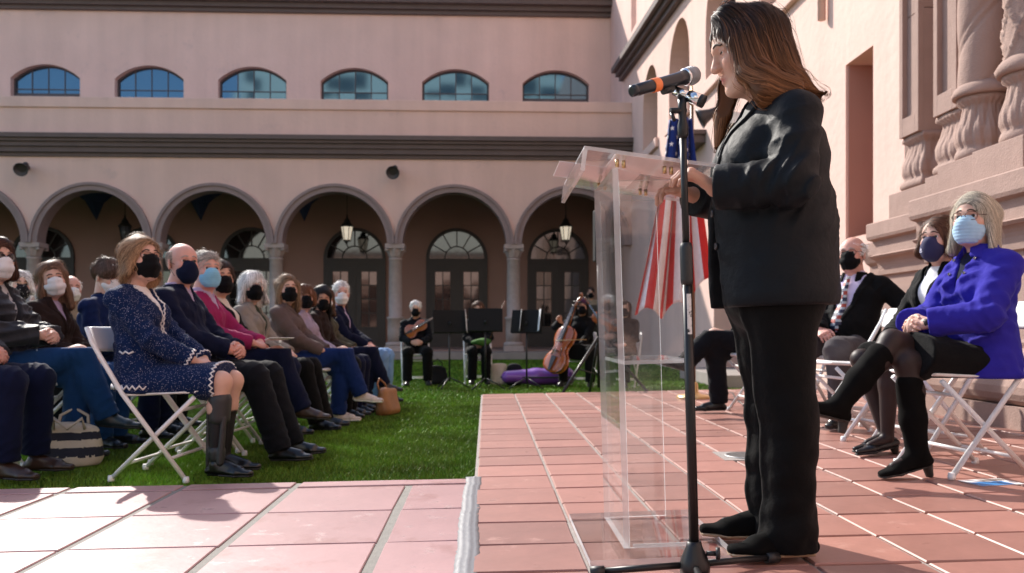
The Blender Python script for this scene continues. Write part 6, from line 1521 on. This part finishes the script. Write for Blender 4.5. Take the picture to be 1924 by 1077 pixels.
person('seated woman with short brown hair, navy mask and black suit with white blouse', (2.28, 4.66), R(196), J, True, .98, 'fair', None, -.04, 0, ('bob', dict(len=.075, vol=1.04, part=-.03, curl=.006), (.085, .036, .020), 'red brown hair'), ('cloth', mat('navy logo mask', (.018, .016, .065), .8)), None,
       [g_shirt(F_WHITE, collar=False), g_jacket(F_BLACK, v=(.36, .085), off=.014), g_skirt(F_BLACK, length=.96, off=.016)], .9, 'guests seated on the terrace', seed=32, shoes=(None, None, None), skin_legs=TIGHTS, extras=pumps, gz_off=gz(1.85), brow=BROW)
chair_at(2.15, 4.63, R(196), gz(2.25), 'white folding chair under the woman with the navy mask')
chair_at(2.02, 5.26, R(188), gz(2.0), 'empty white folding chair with a hand resting on its back')
J = seated_joints(False, 7, 0, 'flat', kn=.15, hands='lap'); J['wrL'] = A_((-.17, .62, .84)); J['hdL'] = nv((.35, .9, -.35)); J['hnL'] = nv((.2, -.3, -1)); J['poleL'] = A_((-.2, .3, -1)); J['hyaw'] = R(6)
def necktie(c):
    J = c['J']; u, fr = body_frame(J); o = J['nb']; sh = Sh(c['tp'], k=.035, off=.010)
    TIE = [mat('tie navy', (.012, .016, .05), .6), mat('tie red', (.32, .05, .035), .6), mat('tie grey', (.38, .42, .46), .6)]; N = 44; V = []; F = []; MI = []
    zz = np.linspace(-.02, -.42, N)
    for i, a in enumerate(zz):
        w = .016 + .026 * (i / N)
        P = march(sh, np.stack([o + u * a + fr * .45 + A_((0, w * k, 0)) for k in (-1, 0, 1)]).astype(np.float32), np.tile(-fr, (3, 1)))
        for k in range(3): V.append(P[k] + fr * (.008 if k == 1 else .003))
    for i in range(N - 1):
        for k in range(2): F.append((i * 3 + k, i * 3 + k + 1, i * 3 + k + 4, i * 3 + k + 3)); MI.append([0, 0, 0, 2, 2, 1, 1, 1, 2, 2][(i + 3 * k) % 10])
    me = mesh_from('necktie', V, F); t = obj('necktie', me, TIE, c['E']); me.polygons.foreach_set('material_index', np.array(MI, np.int32)); sm = t.modifiers.new('s', 'SOLIDIFY'); sm.thickness = .006
person('seated white-haired man in black suit with striped tie, glasses and black mask', (2.32, 6.02), R(222), J, False, 1.02, 'rosy', None, -.02, 0, ('fringe_ring', dict(), WHT, 'white'), ('kn95', M_BLACK), dict(w=.026, h=.017, r=.0017),
       [g_shirt(fabric('lavender shirt', (.60, .52, .72))), g_jacket(F_BLACK, v=(.46, .115), off=.014), g_pants(fabric('grey trousers', (.075, .065, .068)))], .9, 'guests seated on the terrace', seed=33, belly=.035, build=1.08, brow=BROW_G, extras=necktie, gz_off=gz(2.0))
chair_at(2.25, 5.96, R(222), gz(2.3), 'white folding chair under the man in the striped tie')
J = seated_joints(False, 6, 0, 'crossL', hands='lap'); J['anL'] = A_((.70, -.05, .42)); J['toeL'] = A_((.87, -.05, .43))
person('seated man in dark suit with crossed legs next to the man in the striped tie', (2.0, 6.75), R(186), J, False, 1.0, 'fair', (-3, 4), 0, 0, ('short', dict(), DB, 'dark brown'), ('kn95', M_BLACK), None, [g_shirt(F_WHITE), g_jacket(F_BLACK, v=(.4, .08)), g_pants(F_DARK)], .5, 'guests seated on the terrace', seed=34, gz_off=gz(1.6))
chair_at(1.88, 6.74, R(186), gz(2.0), 'white folding chair under the man in the dark suit with crossed legs')

# ---- players
MU = 'players by the arcade'
J = seated_joints(False, 4, 2, 'flat', kn=.15, hands='clasp')
person('seated white-haired player in black with a violin upright on his lap', (-1.44, 13.05), R(-80), J, False, .98, 'fair', (-.3, 0), .05, 0, ('short', dict(), WHT, 'white'), ('kn95', M_BLACK), None, [g_jacket(fabric('black navy shirt', (.004, .005, .008)), v=None, lapel=False, name='shirt'), g_pants(F_BLACK)], .5, MU, seed=41, brow=BROW_G, gz_off=G(13))
chair_at(-1.42, 12.94, R(-80), G(13), 'white folding chair under the violinist with white hair')
fiddle('violin', 1.0, 'orange-brown violin held across the lap of the white-haired player', basis((-1.56, 12.83, .60), (.85, -.1, .50), (0, -1, .15)))
J = seated_joints(True, 4, 2, 'flat', hands='lap')
person('seated brown-haired player with black mask behind the middle music stand', (-.52, 13.3), R(-85), J, True, .98, 'fair', (-.2, 0), .08, 0, ('long', dict(len=.18), (.10, .05, .03), 'chestnut'), ('kn95', M_BLACK), None, [g_jacket(F_BLACK, v=None, lapel=False, name='blouse'), g_pants(F_BLACK)], .45, MU, seed=42, gz_off=G(13.3))
chair_at(-.51, 13.19, R(-85), G(13.3), 'white folding chair under the brown-haired player')
mb = MB(); mb.tube([(-.32, 13.0, .55), (-.10, 12.9, 1.10)], .006, 6); tag(mb.build('bow', VARN_D), 'wooden bow sticking up above the middle music stand', 'bow')
GRN = fabric('green cloth', (.05, .13, .025)); V, F = Sh([EL((0, 0, 0), (.13, .09, .05)), EL((.08, .03, .02), (.08, .06, .04))], k=.04, noise=waves(4, .012, 34)).mesh(.014); o = obj('cloth', mesh_from('cloth', V, F), GRN, None, (-.46, 12.95, G(13) + .63)); tag(o, 'crumpled green cloth on the lap of the brown-haired player', 'cloth')
J = seated_joints(True, 3, 2, 'flat', kn=.20, hands='lap'); J['wrR'] = A_((.16, -.30, .98)); J['hdR'] = nv((.5, -.3, .5)); J['hnR'] = nv((.6, .3, 0)); J['wrL'] = A_((.34, .05, .62)); J['hdL'] = nv((.7, -.6, -.1)); J['hnL'] = nv((0, 0, -1))
def wrap(c):
    V, F = Sh([EL((-.016, 0, .055), (.112, .092, .088))], k=.02, noise=waves(2, .004, 50), cuts=[(EL((.10, 0, -.06), (.09, .085, .115)).f, .006), (lambda P: P[..., 2] - .02, .01)]).mesh(.010); add_mesh('head_wrap', (c['T'](V), F), fabric('plum cloth', (.06, .022, .05)), c['E'])
person('seated cellist in black with plum head wrap and black mask', (1.02, 12.75), R(-105), J, True, 1.0, 'tan', (.2, 0), .02, 0, ('long', dict(len=.12), BLK, 'black'), ('kn95', M_BLACK), None, [g_jacket(F_BLACK, v=None, lapel=False, name='blouse'), g_skirt(F_BLACK, length=1.02, off=.03), g_pants(F_BLACK)], .5, MU, seed=43, extras=wrap, gz_off=G(12.7))
chair_at(.99, 12.64, R(-105), G(12.7), 'white folding chair under the cellist')
fiddle('cello', 2.05, 'glossy orange cello leaning against the cellist in black', basis((.56, 12.28, G(12.3) + .20), (.35, .20, .90), (-.70, -.72, .15)))
mb = MB(); mb.tube([(.60, 12.14, .52), (1.05, 12.30, .53)], .006, 6); tag(mb.build('bow', mat('bow wood', (.40, .26, .12), .4)), 'pale bow held level across the cello', 'bow')
J = seated_joints(True, 3, 2, 'flat', hands='lap')
person('seated player in black beside the cellist holding a reddish violin', (1.62, 12.6), R(-110), J, True, .97, 'fair', (.5, 0), .05, 0, ('long', dict(len=.16), DB, 'dark brown'), ('kn95', M_BLACK), None, [g_jacket(F_BLACK, v=None, lapel=False, name='blouse'), g_pants(F_BLACK)], .45, MU, seed=44, gz_off=G(12.6))
chair_at(1.58, 12.50, R(-110), G(12.6), 'white folding chair under the player beside the cellist')
fiddle('violin', 1.0, 'reddish violin held by the player beside the cellist', basis((1.36, 12.35, .62), (-.35, .1, .55), (-.3, -1, .2)))

# ---- officer standing by the arcade
def standing_joints(sw=.18):
    J = dict(pel=A_((0, 0, .93)), wai=A_((0, 0, 1.08)), che=A_((0, 0, 1.28)), nb=A_((0, 0, 1.46)), head=A_((.03, 0, 1.63)))
    for s, n_ in ((1, 'L'), (-1, 'R')):
        J['sh' + n_] = A_((-.01, s * sw, 1.40)); J['hip' + n_] = A_((0, s * .095, .90)); J['kn' + n_] = A_((.01, s * .12, .49)); J['an' + n_] = A_((-.02, s * .14, .09)); J['toe' + n_] = A_((.15, s * .18, .045))
        J['wr' + n_] = A_((.20, s * .10, 1.06)); J['hd' + n_] = nv((.5, -s * .8, -.1)); J['hn' + n_] = nv((-.5, 0, -.8)); J['pole' + n_] = A_((-.6, s * .8, -.3))
    return J
J = standing_joints()
def vest(c):
    sh = Sh(c['tp'], k=.035, off=.035, noise=waves(6, .006, 40), cuts=[(plane_cut((0, 0, 1.36), (0, 0, 1)), .01), (plane_cut((0, 0, 1.08), (0, 0, -1)), .01)]); add_mesh('vest', sh.mesh(.018), fabric('vest', (.06, .055, .045)), c['E'])
person('standing officer in tan uniform shirt and dark vest beside the arcade', (1.86, 20.6), R(-100), J, False, 1.0, 'mid', (1.0, 0), .05, 0, ('short', dict(), DB, 'dark brown'), ('kn95', M_BLACK), None, [g_jacket(F_TANSH, v=None, lapel=False, name='shirt', hem=.0), g_pants(fabric('olive trousers', (.03, .028, .02)))], .4, 'people by the arcade', seed=51, extras=vest, gz_off=G(20.6))

# ---- the speaker at the lectern
SX, SY = .80, 2.66
def SPp(px, py, ly=0.0): k = (SY - ly) / FPX; return A_((SX - (px - CX) * k, ly, CAMZ - (py - CY) * k - .016))
J = dict(pel=A_((0, 0, .86)), wai=A_((.01, 0, 1.03)), che=A_((.0, 0, 1.20)), nb=A_((.015, 0, 1.375)), head=A_((.082, 0, 1.517)), eye_open=.30)
for s, n_ in ((1, 'L'), (-1, 'R')): J['sh' + n_] = A_((-.012, s * .172, 1.285)); J['hip' + n_] = A_((0, s * .10, .84))
J['knL'], J['anL'], J['toeL'] = SPp(1482, 770, .10), A_((-.03, .11, .085)), A_((.14, .135, .045)); J['knR'], J['anR'], J['toeR'] = SPp(1452, 770, -.10), A_((-.005, -.10, .085)), A_((.165, -.12, .045))
J['elL'] = SPp(1488, 340, .245); J['wrL'] = SPp(1343, 352, .155); J['hdL'] = nv((.76, -.05, .52)); J['hnL'] = nv((.45, -.35, -.75))
J['elR'] = A_((-.02, -.27, 1.07)); J['wrR'] = A_((.225, -.12, 1.10)); J['hdR'] = nv((.9, .1, .25)); J['hnR'] = nv((0, .1, -1))
stp = [ES((0, 0, .84), (.012, 0, 1.02), (.190, .155), (.178, .155)), ES((.012, 0, 1.02), (.0, 0, 1.20), (.178, .155), (.175, .135)), ES((.0, 0, 1.20), (-.005, 0, 1.305), (.175, .135), (.120, .085))]
for n_ in 'LR': stp.append(RC(J['nb'] - A_((.01, 0, .050)), J['sh' + n_], .050, .054))
for s in (-1, 1): stp.append(EL((.085, s * .078, 1.165), (.075, .075, .075), k=.05))
SUIT = fabric('dark navy suit', (.0028, .0042, .0065), rough=.62, sheen=.0, bump=(420, .3, .0015), spec=.2); SUITB = fabric('black trousers', (.0025, .0024, .0026), rough=.75, sheen=.03)
def speaker_clothes(c):
    E = c['E']; J = c['J']; pr = list(stp) + [ES((.008, 0, .78), (.012, 0, 1.02), (.218, .172), (.182, .158), k=.05)]
    cr = waves(77, .006, 30); cr2 = waves(78, .0035, 74)
    kk = [(J['elL'], (1, 0, .5), (0, 0, 1), .10, 58, .016, 1.0), (J['elL'] * .5 + J['wrL'] * .5, (1, 0, -.3), (0, 0, 1), .09, 48, .010, 2.0), (J['shL'] + A_((.03, .03, -.08)), (.2, 0, 1), (1, 0, 0), .11, 42, .010, 3.0), (A_((.10, .10, 1.12)), (.6, 0, 1), (1, 0, 0), .12, 44, .010, .5), (A_((-.12, .1, 1.0)), (.2, 0, 1), (1, 0, 0), .12, 44, .008, .2), (J['elR'], (1, 0, .5), (0, 0, 1), .1, 58, .012, 1.0)]
    ck = creases(kk)
    elL = J['elL']; elR = J['elR']
    def nz(P):
        d = np.minimum(cr(P) * .45 + cr2(P) * .4 + ck(P), .007)
        for e in (elL, elR):     # creases gather at the elbow
            r = np.sqrt(((P - e) ** 2).sum(-1)); d = d - .007 * np.exp(-(r / .10) ** 2) * np.sin((P[..., 0] * .7 + P[..., 2] * .7) * 95 + 4 * P[..., 1])
        return np.minimum(d, .009)
    cuts = [(plane_cut(J['nb'] + A_((0, 0, .0)), (.25, 0, 1)), .012), (v_cut(J, .20, .055), .006), (lambda P: P[..., 2] - (.742 - .05 * P[..., 0] * .6), .006)]
    pa = []
    for n_ in 'LR':
        w, e = J['wr' + n_], J['el' + n_]; d = nv(w - e); pa += CH([J['sh' + n_], e, w], [.056, .055, .051], .016); cuts.append(((lambda P, o=w - d * .004, d_=d: -np.minimum((P - o) @ d_, .085 - np.sqrt(((P - o) ** 2).sum(-1)))), .004))
    cuts.append((lambda P: np.maximum(np.maximum(np.abs(P[..., 1] - .02) - .010 - .055 * np.clip((1.02 - P[..., 2]) / .28, 0, 1), -(P[..., 0] - .05)), P[..., 2] - 1.04), .006))   # open front below the button
    sh = Sh(pr + pa, k=.03, off=.013, noise=nz, cuts=cuts); jk = add_mesh('jacket', sh.mesh(.0085), SUIT, E)
    v = (.20, .055); o = J['nb']; u, fr = body_frame(J)
    def keep(P):
        qd = P - o; z = qd @ u; x = qd @ fr; y = np.abs(qd[..., 1]); w = v[1] * np.clip((z + v[0]) / v[0], 0, 1.35); wl = .010 + .050 * np.clip((z + v[0]) / v[0], 0, 1) * np.clip((.03 - z) / .06, .3, 1)
        return np.minimum(np.minimum(wl - (y - w), y - w + .004), np.minimum(x, np.minimum(z + v[0] + .01, .05 - z)))
    add_mesh('lapel', Sh(pr + pa, .03, .021, nz, [(keep, .003)]).mesh(.007, o + A_((-.1, -.2, -.28)), o + A_((.26, .2, .08))), SUIT, jk)
    BTN = mat('dark button', (.05, .05, .055), .25)
    for zz, yy in ((1.225, .03), (1.13, .03), (1.02, .035), (.92, .06)):
        P = march(sh, np.array([[.5, yy, zz]], np.float32), A_([[-1, 0, 0]]))[0]; mb = MB(); mb.tube([Vector(P), Vector(P + A_((.006, 0, 0)))], .0105, 12); mb.build('button', BTN, jk)
    add_mesh('shirt', Sh(stp, k=.035, off=.003, cuts=[(plane_cut(J['nb'] + A_((0, 0, .01)), (0, 0, 1)), .01)]).mesh(.012), F_BLACK, E)
    # trousers
    tp = [ES((0, 0, .80), (.01, 0, .98), (.188, .150), (.178, .152))]
    LL = [SPp(1468, 600, .085), SPp(1482, 770, .10), SPp(1484, 1060, .10)]; LR_ = [SPp(1442, 600, -.095), SPp(1452, 770, -.10), SPp(1455, 1030, -.10)]
    tp += CH(LL, [.094, .068, .072], .04) + CH(LR_, [.092, .066, .070], .04)
    def crease(P):
        d = waves(91, .005, 26)(P) + waves(92, .003, 60)(P) * np.clip((.6 - P[..., 2]) / .4, 0, 1)
        for (cx0, cy0) in ((-.01, .10), (.0, -.10)):      # pressed fold down the front of each leg
            d = d - .010 * np.exp(-((P[..., 1] - cy0) / .014) ** 2) * (P[..., 0] > cx0 + .03) * np.clip((.86 - P[..., 2]) / .2, 0, 1)
        hem = np.clip((.30 - P[..., 2]) / .25, 0, 1); d = d + .003 * hem * np.sin(P[..., 2] * 60 + P[..., 0] * 25)
        return d
    add_mesh('trousers', Sh(tp, k=.035, off=.008, noise=crease, cuts=[(lambda P: P[..., 2] - .028 - .05 * np.clip(P[..., 0] - .01, 0, 1), .004), (plane_cut((0, 0, .97), (0, 0, 1)), .01)]).mesh(.009), SUITB, E)
    for n_ in 'LR':
        a, b, fr_ = shoe(J, n_, 'shoe', h=.007); s_ = add_mesh('shoe', a, SUEDE, E); add_mesh('sole', b, SOLE_TAN, s_)
    # hair
    T = SPp
    hp = [EL(T(1404, 72), (.110, .090, .106), rotm(0, .25)), ES(T(1426, 72), T(1446, 125), (.090, .090), (.094, .076)), ES(T(1446, 125), T(1480, 160), (.094, .074), (.100, .034)), ES(T(1480, 160), T(1526, 188), (.098, .034), (.080, .008)),
          ES(T(1402, 70, .073), T(1415, 140, .095), (.045, .022), (.048, .026), (1, 0, 0)), ES(T(1415, 140, .095), T(1444, 166, .125), (.042, .026), (.045, .022), (1, 0, .3)), ES(T(1436, 166, .125), T(1500, 172, .13), (.05, .024), (.04, .014), (0, 0, 1)), EL(T(1372, 30), (.054, .066, .030), rotm(0, .15))]
    fl = CH([T(1392, 90, -.075), T(1372, 160, -.085), T(1358, 215, -.072), T(1349, 272, -.052)], [.032, .030, .022, .008], .02)
    hd = c['hc']; Rm = c['Rh']; carve = lambda P: EL((.098, 0, -.055), (.092, .092, .125)).f(((P - hd) @ Rm))
    nzh = waves(61, .003, 60, ax=(1, 1, .25))
    sh = Sh(hp + fl, k=.03, noise=nzh, cuts=[(carve, .006)]); V, F = sh.mesh(.0075)
    def flow(P):
        x, y, z = P[..., 0], P[..., 1], P[..., 2]; t = np.clip((z - 1.56) / .09, 0, 1); low = np.clip((1.47 - z) / .08, 0, 1); far = (y < -.04) & (x > .06)
        f = np.stack([-.28 - .25 * t - 1.2 * low, np.where(y > -.01, .8, -.8) * t + .1 * np.sign(y) * low, -(1 - .7 * t) * (1 - .55 * low)], -1)
        f[far] = np.stack([.12 * np.ones(far.sum()), .0 * x[far], -np.ones(far.sum())], -1) if far.ndim == 1 else f[far]
        return f
    sv, sf, ns, steps = hair_strands(sh, V, 5200, .26, .0014, flow, 5, lift=.005, kill=lambda P: carve(P) + .003, wave=.06, steps=14, flyaway=.05)
    rr = np.random.default_rng(2); top = A_((.020, .010, .0075)); tip = A_((.20, .085, .036)); VV, FF = join([(V, F), (sv, sf)])
    br = np.concatenate([np.full(len(V), .55), np.repeat(rr.uniform(.55, 1.5, ns), steps * 2)]); z = VV[:, 2] + np.concatenate([np.zeros(len(V)), np.repeat(rr.normal(0, .035, ns), steps * 2)])
    f = np.clip((1.60 - z) / .22, 0, 1)[:, None] ** 1.1; C = (top * (1 - f) + tip * f) * br[:, None]; add_mesh('hair', (VV, FF), hair_mat(top, 'ombre brown'), E, col=np.clip(C, 0, 1))
    # ring
    p = J['wrL'] + J['hdL'] * .105; mb = MB(); mb.lathe([(.0085, -.002), (.0105, 0), (.0085, .002)], n=14); rg = mb.build('ring', CHROME, E); rg.location = p + A_((0, .018, .012)); rg.rotation_euler = (R(80), R(50), 0)
person('standing woman with long brown hair in dark suit speaking at the lectern', (SX, SY), R(180), J, True, 1.0, 'mid', None, .27, 0, None, None, None, [speaker_clothes], 1.0, None, seed=60, shoes=(None, None, None), curl=.75, gz_off=gz(SX) , tp=stp, brow=BROW, jaw=1.02, wf=1.0, head_s=1.04, nose=1.12)
